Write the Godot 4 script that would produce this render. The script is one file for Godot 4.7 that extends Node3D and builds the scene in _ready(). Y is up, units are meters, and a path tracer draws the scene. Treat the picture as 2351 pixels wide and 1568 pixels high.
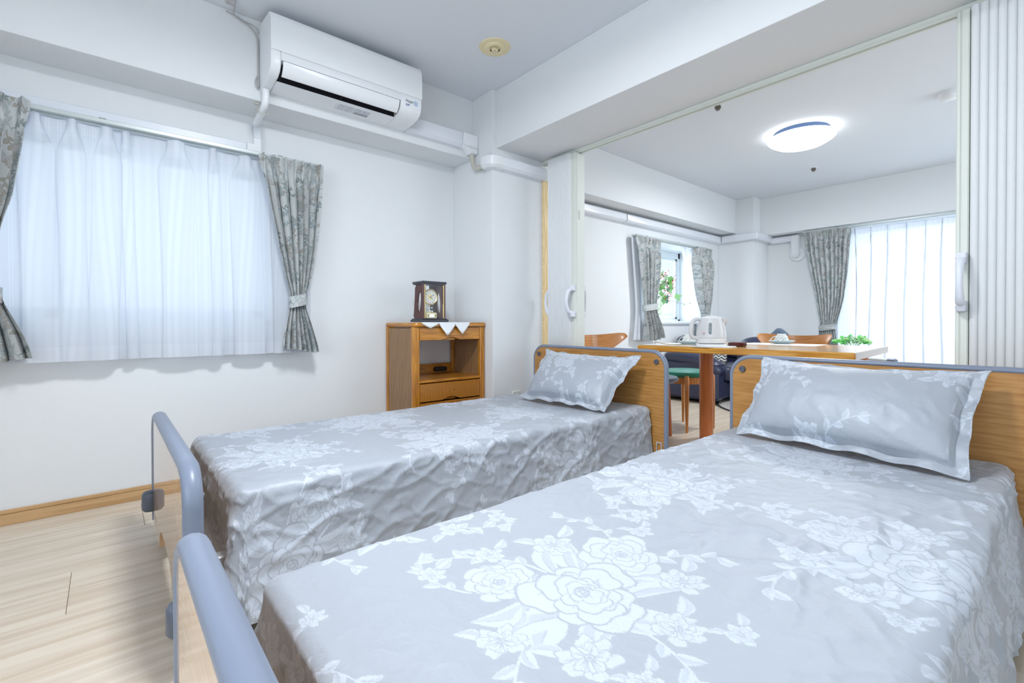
extends Node3D
# A bedroom with two made-up nursing beds, open through a folding door to a dining and living room.

const XW := -2.841      # window wall
const XS := -2.609      # soffit front, bedroom
const XC := -2.394      # column side
const YC := 2.335       # ceiling
const ZC := -1.894      # column front
const ZT := -2.331      # folding door track
const ZF := -6.293      # far wall

var M := {}
var names := {}
var org := Vector3.ZERO
var rng := RandomNumberGenerator.new()
var nz := FastNoiseLite.new()
var nz2 := FastNoiseLite.new()


# ---------------------------------------------------------------- mesh building
class MB:
	var st := SurfaceTool.new()
	var t := Transform3D.IDENTITY
	var org := Vector3.ZERO
	var off := Vector2.ZERO
	func _init(o: Vector3) -> void:
		st.begin(Mesh.PRIMITIVE_TRIANGLES)
		org = o
	func v(p: Vector3, uv: Vector2) -> void:
		st.set_uv(uv + off)
		st.add_vertex(t * p - org)
	func tri(a: Vector3, b: Vector3, c: Vector3, ua := Vector2.ZERO, ub := Vector2.ZERO, uc := Vector2.ZERO) -> void:   # counter-clockwise seen from outside
		v(a, ua); v(c, uc); v(b, ub)
	func quad(a: Vector3, b: Vector3, c: Vector3, d: Vector3, ua := Vector2.ZERO, ub := Vector2.ZERO, uc := Vector2.ZERO, ud := Vector2.ZERO) -> void:
		tri(a, b, c, ua, ub, uc); tri(a, c, d, ua, uc, ud)
	func group(g: int) -> void:
		st.set_smooth_group(g)
	func _uv(p: Vector3, k: int, g: int) -> Vector2:
		var along := g if g != k else (g + 1) % 3
		var across := 3 - k - along if along != k else (k + 2) % 3
		return Vector2(p[across], p[along])
	func box(c: Vector3, s: Vector3, bev := 0.003, g := 0) -> void:   # chamfered box, g is the axis the grain follows
		group(-1)
		var h := s * 0.5
		bev = clampf(bev, 0.0002, minf(h.x, minf(h.y, h.z)) * 0.9)
		var P := func(sg: Vector3, k: int) -> Vector3:
			var p := sg * (h - Vector3.ONE * bev)
			p[k] = sg[k] * h[k]
			return p
		for k in 3:
			var i := (k + 1) % 3
			var j := (k + 2) % 3
			for s1 in [-1.0, 1.0]:
				var q: Array[Vector3] = []
				for w in [[-1.0, -1.0], [1.0, -1.0], [1.0, 1.0], [-1.0, 1.0]]:
					var sg := Vector3.ZERO
					sg[k] = s1; sg[i] = w[0]; sg[j] = w[1]
					q.append(P.call(sg, k))
				if s1 < 0: q.reverse()
				quad(c + q[0], c + q[1], c + q[2], c + q[3], _uv(c + q[0], k, g), _uv(c + q[1], k, g), _uv(c + q[2], k, g), _uv(c + q[3], k, g))
			for a in [-1.0, 1.0]:
				for b in [-1.0, 1.0]:
					var s0 := Vector3.ZERO
					var s2 := Vector3.ZERO
					s0[k] = -1.0; s0[i] = a; s0[j] = b
					s2 = s0; s2[k] = 1.0
					var q: Array = [P.call(s0, i), P.call(s2, i), P.call(s2, j), P.call(s0, j)]
					var o := Vector3.ZERO
					o[i] = a; o[j] = b
					if (q[1] - q[0]).cross(q[2] - q[0]).dot(o) < 0: q.reverse()
					quad(c + q[0], c + q[1], c + q[2], c + q[3], _uv(c + q[0], i, g), _uv(c + q[1], i, g), _uv(c + q[2], i, g), _uv(c + q[3], i, g))
		for a in [-1.0, 1.0]:
			for b in [-1.0, 1.0]:
				for d in [-1.0, 1.0]:
					var sg := Vector3(a, b, d)
					var q: Array = [P.call(sg, 0), P.call(sg, 1), P.call(sg, 2)]
					if (q[1] - q[0]).cross(q[2] - q[0]).dot(sg) < 0: q.reverse()
					tri(c + q[0], c + q[1], c + q[2])
	func span(a: Vector3, b: Vector3, bev := 0.003, g := 0) -> void:   # box between two corners
		box((a + b) * 0.5, (b - a).abs(), bev, g)
	func tube(pts: Array, rad: Variant, seg := 10, flat_r := 1.0, up := Vector3.UP, caps := true) -> void:   # swept ellipse: rad along up, rad * flat_r across
		var n := pts.size()
		var rings: Array = []
		var lens := 0.0
		var prev := up
		for i in n:
			var d: Vector3 = (pts[mini(i + 1, n - 1)] - pts[maxi(i - 1, 0)]).normalized()
			var side := d.cross(prev)
			if side.length() < 0.01: side = d.cross(Vector3(0.3, 0.5, 0.8))
			side = side.normalized()
			var u2 := side.cross(d).normalized()
			prev = u2
			var r: float = rad[i] if rad is Array else rad
			if i: lens += (pts[i] - pts[i - 1]).length()
			var ring := []
			for k in seg:
				var a := TAU * k / seg
				ring.append(pts[i] + u2 * (cos(a) * r) + side * (sin(a) * r * flat_r))
			rings.append([ring, lens, r])
		group(0)
		for i in n - 1:
			for k in seg:
				var k2 := (k + 1) % seg
				var A: Array = rings[i][0]
				var B: Array = rings[i + 1][0]
				var w: float = TAU * rings[i][2] / seg
				quad(A[k], A[k2], B[k2], B[k], Vector2(k * w, rings[i][1]), Vector2((k + 1) * w, rings[i][1]), Vector2((k + 1) * w, rings[i + 1][1]), Vector2(k * w, rings[i + 1][1]))
		if caps:
			group(-1)
			for e in [0, n - 1]:
				var R: Array = rings[e][0]
				for k in range(1, seg - 1):
					if e == 0: tri(R[0], R[k + 1], R[k])
					else: tri(R[0], R[k], R[k + 1])
	func lathe(prof: Array, c: Vector3, seg := 24, b := Basis.IDENTITY, scl := Vector3.ONE) -> void:   # prof: (radius, height) from bottom to top
		var n := prof.size()
		var gid := 1
		for i in n - 1:
			if i > 0:
				var d0: Vector2 = (prof[i] - prof[i - 1])
				var d1: Vector2 = (prof[i + 1] - prof[i])
				if absf(d0.angle_to(d1)) > 0.7: gid += 1
			group(gid)
			for k in seg:
				var a0 := TAU * k / seg
				var a1 := TAU * (k + 1) / seg
				var q := []
				for w in [[prof[i], a0], [prof[i], a1], [prof[i + 1], a1], [prof[i + 1], a0]]:
					q.append(c + b * (Vector3(w[0].x * cos(w[1]), w[0].y, -w[0].x * sin(w[1])) * scl))
				var u0: float = a0 * maxf(prof[i].x, prof[i + 1].x)
				var u1: float = a1 * maxf(prof[i].x, prof[i + 1].x)
				if prof[i].x < 1e-6: tri(q[0], q[2], q[3], Vector2(u0, prof[i].y), Vector2(u1, prof[i + 1].y), Vector2(u0, prof[i + 1].y))
				elif prof[i + 1].x < 1e-6: tri(q[0], q[1], q[2], Vector2(u0, prof[i].y), Vector2(u1, prof[i].y), Vector2(u0, prof[i + 1].y))
				else: quad(q[0], q[1], q[2], q[3], Vector2(u0, prof[i].y), Vector2(u1, prof[i].y), Vector2(u1, prof[i + 1].y), Vector2(u0, prof[i + 1].y))
	func prism(outline: Array, d0: float, d1: float, b: Transform3D, bev := 0.002, swap := false) -> void:   # outline counter-clockwise in the plane x, y of b; from depth d0 to d1 along its z
		var pl := PackedVector2Array(outline)
		if Geometry2D.is_polygon_clockwise(pl): pl.reverse()
		var n := pl.size()
		var ins := PackedVector2Array()
		for i in n:
			var e0 := (pl[i] - pl[(i + n - 1) % n]).normalized()
			var e1 := (pl[(i + 1) % n] - pl[i]).normalized()
			var m := (e0.orthogonal() + e1.orthogonal()).normalized()   # orthogonal() of a counter-clockwise edge points out
			var k := bev / maxf(0.35, m.dot(e1.orthogonal()))
			ins.append(pl[i] - m * k)
		# make sure the inset goes inwards
		if absf(_area(ins)) > absf(_area(pl)):
			for i in n: ins[i] = pl[i] * 2.0 - ins[i]
		var idx := Geometry2D.triangulate_polygon(ins)
		group(-1)
		for i in range(0, idx.size(), 3):
			var q := [ins[idx[i]], ins[idx[i + 1]], ins[idx[i + 2]]]
			if (q[1] - q[0]).cross(q[2] - q[0]) < 0: q.reverse()
			var uu := []
			for p in q: uu.append(Vector2(p.y, p.x) if swap else p)
			tri(b * Vector3(q[0].x, q[0].y, d1), b * Vector3(q[1].x, q[1].y, d1), b * Vector3(q[2].x, q[2].y, d1), uu[0], uu[1], uu[2])
			tri(b * Vector3(q[0].x, q[0].y, d0), b * Vector3(q[2].x, q[2].y, d0), b * Vector3(q[1].x, q[1].y, d0), uu[0], uu[2], uu[1])
		var gid := 10
		var lens := 0.0
		for i in n:
			var j := (i + 1) % n
			var e0 := (pl[i] - pl[(i + n - 1) % n])
			var e1 := (pl[j] - pl[i])
			if absf(e0.angle_to(e1)) > 0.6: gid += 3
			var rows := [[ins, d0], [pl, d0 + bev], [pl, d1 - bev], [ins, d1]]
			for r in 3:
				group(gid + (0 if r != 1 else 1) + (r >> 1))
				var A: PackedVector2Array = rows[r][0]
				var B: PackedVector2Array = rows[r + 1][0]
				var za: float = rows[r][1]
				var zb: float = rows[r + 1][1]
				quad(b * Vector3(A[i].x, A[i].y, za), b * Vector3(A[j].x, A[j].y, za), b * Vector3(B[j].x, B[j].y, zb), b * Vector3(B[i].x, B[i].y, zb), Vector2(za, lens), Vector2(za, lens + e1.length()), Vector2(zb, lens + e1.length()), Vector2(zb, lens))
			lens += e1.length()
	func _area(p: PackedVector2Array) -> float:
		var s := 0.0
		for i in p.size(): s += p[i].cross(p[(i + 1) % p.size()])
		return s
	func puff(c: Vector3, s: Vector3, e := 0.45, nu := 24, nv := 14, b := Basis.IDENTITY) -> void:   # superellipsoid cushion
		group(0)
		var f := func(i: int, j: int) -> Vector3:
			var a := TAU * (i % nu) / nu
			var q := -PI / 2 + PI * j / nv
			var cq := signf(cos(q)) * pow(absf(cos(q)), e) if j > 0 and j < nv else 0.0
			return c + b * (Vector3(cq * signf(cos(a)) * pow(absf(cos(a)), e), signf(sin(q)) * pow(absf(sin(q)), e), -cq * signf(sin(a)) * pow(absf(sin(a)), e)) * s * 0.5)
		for j in nv:
			for i in nu:
				var A: Vector3 = f.call(i, j)
				var B: Vector3 = f.call(i + 1, j)
				var C: Vector3 = f.call(i + 1, j + 1)
				var D: Vector3 = f.call(i, j + 1)
				quad(A, B, C, D, Vector2(A.x, A.y), Vector2(B.x, B.y), Vector2(C.x, C.y), Vector2(D.x, D.y))
	func done() -> ArrayMesh:
		st.generate_normals()
		return st.commit()


func mb() -> MB:
	return MB.new(org)


func grid(nu: int, nv: int, fs: Array, uvf: Array) -> ArrayMesh:   # smooth sheets, each a function of (u, v) in 0..1
	var V := PackedVector3Array()
	var N := PackedVector3Array()
	var U := PackedVector2Array()
	var I := PackedInt32Array()
	for q in fs.size():
		var f: Callable = fs[q]
		var uf: Callable = uvf[q]
		var base := V.size()
		for j in nv + 1:
			for i in nu + 1:
				V.append(f.call(float(i) / nu, float(j) / nv) - org)
				U.append(uf.call(float(i) / nu, float(j) / nv))
		for j in nv + 1:
			for i in nu + 1:
				var du := V[base + j * (nu + 1) + mini(i + 1, nu)] - V[base + j * (nu + 1) + maxi(i - 1, 0)]
				var dv := V[base + mini(j + 1, nv) * (nu + 1) + i] - V[base + maxi(j - 1, 0) * (nu + 1) + i]
				N.append(du.cross(dv).normalized())
		for j in nv:
			for i in nu:
				var a := base + j * (nu + 1) + i
				I.append_array(PackedInt32Array([a, a + nu + 1, a + 1, a + 1, a + nu + 1, a + nu + 2]))
	var arr := []
	arr.resize(Mesh.ARRAY_MAX)
	arr[Mesh.ARRAY_VERTEX] = V
	arr[Mesh.ARRAY_NORMAL] = N
	arr[Mesh.ARRAY_TEX_UV] = U
	arr[Mesh.ARRAY_INDEX] = I
	var m := ArrayMesh.new()
	m.add_surface_from_arrays(Mesh.PRIMITIVE_TRIANGLES, arr)
	return m


# ---------------------------------------------------------------- objects
func numbered(n: String) -> String:
	names[n] = names.get(n, -1) + 1
	return n if names[n] == 0 else "%s_%03d" % [n, names[n]]


func tag(o: Node, label: String, category: String, group := "", kind := "") -> Node:
	o.set_meta("label", label)
	o.set_meta("category", category)
	if group: o.set_meta("group", group)
	if kind: o.set_meta("kind", kind)
	return o


func thing(called: String, label: String, category: String, at := Vector3.ZERO, group := "") -> Node3D:
	var o := Node3D.new()
	o.name = numbered(called)
	add_child(o)
	o.position = at
	org = at
	return tag(o, label, category, group)


func obj(called: String, mesh: Variant, mat: Material, parent: Node) -> MeshInstance3D:
	var o := MeshInstance3D.new()
	o.name = called
	o.mesh = mesh.done() if mesh is MB else mesh
	o.material_override = mat
	parent.add_child(o, true)
	return o


func start(at: Vector3) -> MB:
	org = at
	return mb()


func solo(called: String, label: String, category: String, mesh: Variant, mat: Material, group := "", kind := "") -> MeshInstance3D:   # a thing of one mesh, whose base is org
	var o := obj(numbered(called), mesh, mat, self)
	o.position = org
	return tag(o, label, category, group, kind)


func copy(o: Node3D, label: String, at: Vector3, turn := 0.0) -> Node3D:
	var c: Node3D = o.duplicate()
	c.name = numbered(String(o.name).trim_suffix("_001"))
	add_child(c)
	c.position = at
	c.rotation.y = turn
	c.set_meta("label", label)
	return c


func V(x: float, y: float, z: float) -> Vector3:
	return Vector3(x, y, z)


func interp(tab: Array, x: float, k: int) -> float:   # smooth lookup in rows sorted by column 0
	var n := tab.size()
	if x <= tab[0][0]: return tab[0][k]
	for i in n - 1:
		if x <= tab[i + 1][0]:
			var w: float = (x - tab[i][0]) / (tab[i + 1][0] - tab[i][0])
			return cubic_interpolate(tab[i][k], tab[i + 1][k], tab[maxi(i - 1, 0)][k], tab[mini(i + 2, n - 1)][k], w)
	return tab[n - 1][k]


func curve(pts: Array, per := 6) -> Array:   # Catmull-Rom through the points
	var out := []
	var n := pts.size()
	for i in n - 1:
		for k in per:
			out.append(pts[i].cubic_interpolate(pts[i + 1], pts[maxi(i - 1, 0)], pts[mini(i + 2, n - 1)], float(k) / per))
	out.append(pts[n - 1])
	return out


func rounded(x0: float, y0: float, x1: float, y1: float, r: Array, seg := 8) -> Array:   # corners: bottom left, bottom right, top right, top left
	var out := []
	var cs := [[x0, y0, 1, 1, PI], [x1, y0, -1, 1, 1.5 * PI], [x1, y1, -1, -1, 0.0], [x0, y1, 1, -1, 0.5 * PI]]
	for k in 4:
		var c: Array = cs[k]
		var q: float = maxf(r[k], 0.0005)
		for i in seg + 1:
			var a: float = c[4] + PI / 2 * i / seg
			out.append(Vector2(c[0] + c[2] * q + cos(a) * q, c[1] + c[3] * q + sin(a) * q))
	return out


# ---------------------------------------------------------------- materials
func mat(called: String, color: Color, rough := 0.6, metal := 0.0) -> StandardMaterial3D:
	var m := StandardMaterial3D.new()
	m.resource_name = called
	m.albedo_color = color
	m.roughness = rough
	m.metallic = metal
	m.cull_mode = BaseMaterial3D.CULL_DISABLED
	M[called] = m
	return m


func rgb(r: int, g: int, b: int) -> Color:
	return Color8(r, g, b)


func noise_tex(freq: float, w: int, h: int, ramp: Array, octaves := 4, warp := 0.0, sd := 1) -> NoiseTexture2D:
	var n := FastNoiseLite.new()
	n.seed = sd
	n.noise_type = FastNoiseLite.TYPE_SIMPLEX_SMOOTH
	n.frequency = freq
	n.fractal_octaves = octaves
	if warp > 0.0:
		n.domain_warp_enabled = true
		n.domain_warp_amplitude = warp
		n.domain_warp_frequency = freq * 0.6
	var t := NoiseTexture2D.new()
	t.width = w; t.height = h
	t.seamless = true
	t.noise = n
	if ramp:
		var g := Gradient.new()
		g.offsets = PackedFloat32Array(ramp.map(func(e): return e[0]))
		g.colors = PackedColorArray(ramp.map(func(e): return e[1]))
		t.color_ramp = g
	return t


func wood(called: String, dark: Color, light: Color, rough: float, su: float, sv: float, sd := 1, coat := 0.0) -> StandardMaterial3D:   # grain along v
	var m := mat(called, Color.WHITE, rough)
	m.albedo_texture = noise_tex(0.012, 512, 512, [[0.25, dark], [0.5, dark.lerp(light, 0.55)], [0.75, light]], 5, 12.0, sd)
	m.uv1_scale = Vector3(su, sv, 1)
	if coat > 0.0:
		m.clearcoat_enabled = true
		m.clearcoat = coat
		m.clearcoat_roughness = 0.12
	return m


class Paint:   # fills polygons in a tile that wraps round
	var n: int
	var mid := -1
	var px: PackedByteArray
	func _init(size: int, back: int) -> void:
		n = size
		px = PackedByteArray()
		px.resize(n * n)
		px.fill(back)
	func poly(p: PackedVector2Array, val: int) -> void:
		var lo := 1e9
		var hi := -1e9
		for q in p:
			lo = minf(lo, q.y); hi = maxf(hi, q.y)
		var k := p.size()
		for y in range(ceili(lo), floori(hi) + 1):
			var xs := []
			for i in k:
				var a := p[i]
				var b := p[(i + 1) % k]
				if (a.y <= y) != (b.y <= y): xs.append(a.x + (y - a.y) / (b.y - a.y) * (b.x - a.x))
			xs.sort()
			var row := posmod(y, n) * n
			for i in range(0, xs.size() - 1, 2):
				for x in range(ceili(xs[i]), floori(xs[i + 1]) + 1): px[row + posmod(x, n)] = val
	func stroke(pts: Array, w0: float, w1: float, val: int) -> void:
		var l := PackedVector2Array()
		var r := PackedVector2Array()
		var m := pts.size()
		for i in m:
			var d: Vector2 = (pts[mini(i + 1, m - 1)] - pts[maxi(i - 1, 0)]).normalized().orthogonal()
			var w := lerpf(w0, w1, float(i) / (m - 1)) * 0.5
			l.append(pts[i] + d * w); r.append(pts[i] - d * w)
		r.reverse()
		l.append_array(r)
		poly(l, val)
	func leaf(c: Vector2, ang: float, ln: float, wd: float, val: int, vein: int, bend := 0.15) -> void:
		var l := PackedVector2Array()
		var r := PackedVector2Array()
		var mid := []
		var d := Vector2.from_angle(ang)
		var o := d.orthogonal()
		for i in 13:
			var t := i / 12.0
			var p := c + d * (ln * t) + o * (bend * ln * sin(t * PI))
			var w := wd * 0.5 * pow(sin(PI * pow(t, 0.8)), 0.85)
			mid.append(p)
			l.append(p + o * w); r.append(p - o * w)
		r.reverse()
		l.append_array(r)
		poly(l, val)
		if self.mid >= 0:   # one half in the shaded weave
			var half := PackedVector2Array()
			for i in 13: half.append(mid[i] + o * (wd * 0.36 * pow(sin(PI * pow(i / 12.0, 0.8)), 0.85)))
			var bk := mid.duplicate()
			bk.reverse()
			half.append_array(PackedVector2Array(bk))
			poly(half, self.mid)
		if vein >= 0: stroke(mid.slice(1, 11), wd * 0.06, wd * 0.02, vein)
	func blob(c: Vector2, rx: float, ry: float, ang: float, wob: float, sd: float, val: int) -> void:
		var p := PackedVector2Array()
		for i in 26:
			var a := TAU * i / 26
			var k := 1.0 + wob * sin(a * 3.0 + sd) + wob * 0.6 * sin(a * 5.0 + sd * 2.3)
			p.append(c + Vector2(cos(a) * rx * k, sin(a) * ry * k).rotated(ang))
		poly(p, val)
	func rose(c: Vector2, R: float, rot: float, sd: float, hi: int, lo: int) -> void:
		for ring in [[7, 0.72, 0.40, 0.46], [6, 0.50, 0.34, 0.38], [5, 0.30, 0.27, 0.28], [4, 0.15, 0.2, 0.2]]:
			for i in ring[0]:
				var a: float = rot + TAU * i / ring[0] + ring[1] * 3.0 + 0.25 * sin(sd * 3.0 + i * 2.0)
				var k: float = 1.0 + 0.14 * sin(sd * 5.0 + i * 3.1)
				var q: Vector2 = c + Vector2.from_angle(a) * R * ring[1] * k
				blob(q + Vector2.from_angle(a) * R * 0.012, R * ring[2] * k * 1.09, R * ring[3] * k * 1.09, a, 0.12, sd + i, lo)
				blob(q, R * ring[2] * k, R * ring[3] * k, a, 0.12, sd + i, hi)
				for w in 9:   # shading threads from the foot of the petal
					var b: float = a + PI + (w - 4.0) * 0.2
					var p0: Vector2 = q + Vector2.from_angle(b) * R * ring[2] * 0.9
					var p1: Vector2 = q + Vector2.from_angle(b) * R * ring[2] * (0.75 * fmod(sd + i * 0.37 + w * 0.61, 1.0) - 0.45)
					stroke([p0, p0.lerp(p1, 0.5) + Vector2.from_angle(b + 1.5) * R * 0.02, p1], R * 0.05, R * 0.008, mid if (w + i) % 3 else lo)
		var sp := []
		for i in 30:
			var a := rot + i * 0.36
			sp.append(c + Vector2.from_angle(a) * R * (0.22 - 0.0066 * i))
		stroke(sp, R * 0.045, R * 0.03, lo)
	func bloom(c: Vector2, R: float, rot: float, hi: int, lo: int) -> void:
		for lay in [[6, 0.62, 0.40, 0.30, 0.0], [5, 0.36, 0.30, 0.24, 0.4]]:
			for i in lay[0]:
				var a: float = rot + TAU * i / lay[0] + lay[4] + 0.2 * sin(i * 2.3 + rot)
				var q: Vector2 = c + Vector2.from_angle(a) * R * lay[1]
				blob(q, R * lay[2] * 1.14, R * lay[3] * 1.14, a, 0.12, i + rot, lo)
				blob(q, R * lay[2], R * lay[3], a, 0.14, i + rot, hi)
				for w in 3:
					var b: float = a + (w - 1) * 0.22
					stroke([c + Vector2.from_angle(b) * R * 0.15, c + Vector2.from_angle(b + 0.03) * R * (0.5 + 0.18 * ((i + w) % 3))], R * 0.06, R * 0.012, lo if w != 1 or mid < 0 else mid)
		blob(c, R * 0.17, R * 0.17, 0, 0.12, rot, lo)
		for i in 6: blob(c + Vector2.from_angle(rot + i) * R * 0.09, R * 0.035, R * 0.035, 0, 0.1, i, hi)
	func sprig(a: Vector2, ang: float, ln: float, k: int, sz: float, hi: int, lo: int, bend: float) -> void:
		var pts := []
		var p := a
		var g := ang
		for i in 15:
			pts.append(p)
			p += Vector2.from_angle(g) * ln / 14.0
			g += bend / 14.0
		stroke(pts, sz * 0.14, sz * 0.07, hi)
		for i in k:
			var q: int = 3 + i * 11 / maxi(k - 1, 1)
			var at: Vector2 = pts[mini(q, 14)]
			var s := 1.0 if i % 2 else -1.0
			leaf(at, ang + bend * q / 14.0 + s * 0.8, sz * (1.0 if i % 3 else 0.75), sz * 0.5, hi, lo, 0.1 * s)
		leaf(pts[14], g, sz * 0.9, sz * 0.45, hi, lo)
	func fray(noise: FastNoiseLite) -> void:   # loose weave: rows slip by a few threads, so that outlines are not knife-sharp
		var src := px.duplicate()
		var slip := PackedInt32Array()
		slip.resize(n)
		for y in n:
			for x in range(0, n, 4):
				var k := int(noise.get_noise_2d(x * 9.0, y * 9.0) * 7.0 + 1.6 * sin(y * 1.7 + x * 0.09))
				var row := y * n
				for w in 4: px[row + x + w] = src[row + posmod(x + w + k, n)]
	func image() -> Image:
		return Image.create_from_data(n, n, false, Image.FORMAT_L8, px)


func damask() -> ImageTexture:
	var N := 2048
	var hi := 255
	var lo := 221
	var P := Paint.new(N, lo)
	P.mid = 241
	var r := RandomNumberGenerator.new()
	r.seed = 7
	for cl in [[Vector2(430, 420), 0.2, 1.0], [Vector2(1480, 520), 2.5, 0.86], [Vector2(880, 1440), 4.3, 0.92], [Vector2(1850, 1560), 1.2, 0.96]]:
		var c: Vector2 = cl[0]
		var t: float = cl[1]
		var k: float = cl[2]
		var at := func(x: float, y: float) -> Vector2: return c + Vector2(x, y).rotated(t) * k
		for q in [[-60, 150, 2.1, 420, 7, 84, 1.1], [180, 60, 0.5, 400, 7, 80, -1.3], [-150, -90, 3.6, 400, 6, 78, 1.2], [60, -210, -1.2, 340, 6, 76, -1.0], [260, 260, 1.2, 300, 5, 70, 1.4], [-330, 120, 2.6, 290, 5, 66, -1.2]]:
			P.sprig(at.call(q[0], q[1]), t + q[2], q[3] * k, q[4], q[5] * k, hi, lo, q[6])
		for i in 13:
			var a := t + TAU * i / 13 + r.randf_range(-0.2, 0.2)
			P.leaf(c + Vector2.from_angle(a) * 130 * k, a + r.randf_range(-0.6, 0.6), r.randf_range(150, 250) * k, r.randf_range(70, 110) * k, hi, lo, r.randf_range(-0.2, 0.2))
		for q in [[-120, -260, 84], [160, -250, 72], [330, -60, 76], [-310, -120, 68], [40, 320, 80], [420, 300, 50], [-430, 260, 48], [300, -330, 46], [-210, 330, 56], [-40, -380, 44]]:
			P.leaf(at.call(q[0] + q[2] * 0.6, q[1] + q[2] * 0.6), t + 0.9, q[2] * 1.5 * k, q[2] * 0.7 * k, hi, lo)
			P.leaf(at.call(q[0] - q[2] * 0.6, q[1] + q[2] * 0.3), t + 2.6, q[2] * 1.3 * k, q[2] * 0.6 * k, hi, lo)
			P.bloom(at.call(q[0], q[1]), q[2] * k, t + q[0], hi, lo)
		P.rose(at.call(-225, 150), 108 * k, t + 2.0, 2.0, hi, lo)
		P.rose(at.call(245, 165), 125 * k, t + 1.0, 4.0, hi, lo)
		P.rose(at.call(0, 0), 160 * k, t, 1.0, hi, lo)
	P.fray(nz)
	return ImageTexture.create_from_image(P.image())


func floral() -> ImageTexture:   # curtain print: sprays of grey green and taupe leaves
	var N := 1024
	var P := Paint.new(N, 0)
	var r := RandomNumberGenerator.new()
	r.seed = 11
	for k in 62:
		var p := Vector2(r.randf() * N, r.randf() * N)
		var a := r.randf() * TAU
		var col := 1 + r.randi() % 4
		var sz := r.randf_range(38, 74)
		var bend := r.randf_range(-1.4, 1.4)
		P.sprig(p, a, sz * 3.6, 6 + r.randi() % 3, sz, col, 5, bend)
		if k % 4 == 0: P.bloom(p, sz * 0.8, a, 6, 5)
	for k in 420:
		var p := Vector2(r.randf() * N, r.randf() * N)
		P.blob(p, r.randf_range(2, 4), r.randf_range(2, 4), 0, 0.1, k, 1 + r.randi() % 4)
	var pal := [rgb(196, 200, 200), rgb(150, 163, 166), rgb(164, 160, 153), rgb(138, 150, 152), rgb(172, 180, 181), rgb(184, 189, 188), rgb(178, 174, 176)]
	var out := PackedByteArray()
	out.resize(N * N * 3)
	for i in N * N:
		var c: Color = pal[P.px[i]]
		out[i * 3] = c.r8; out[i * 3 + 1] = c.g8; out[i * 3 + 2] = c.b8
	return ImageTexture.create_from_image(Image.create_from_data(N, N, false, Image.FORMAT_RGB8, out))


func stripes(w: int, h: int, f: Callable) -> ImageTexture:   # small picture from a function of the pixel
	var im := Image.create(w, h, false, Image.FORMAT_RGB8)
	for y in h:
		for x in w: im.set_pixel(x, y, f.call(x, y))
	return ImageTexture.create_from_image(im)


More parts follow.
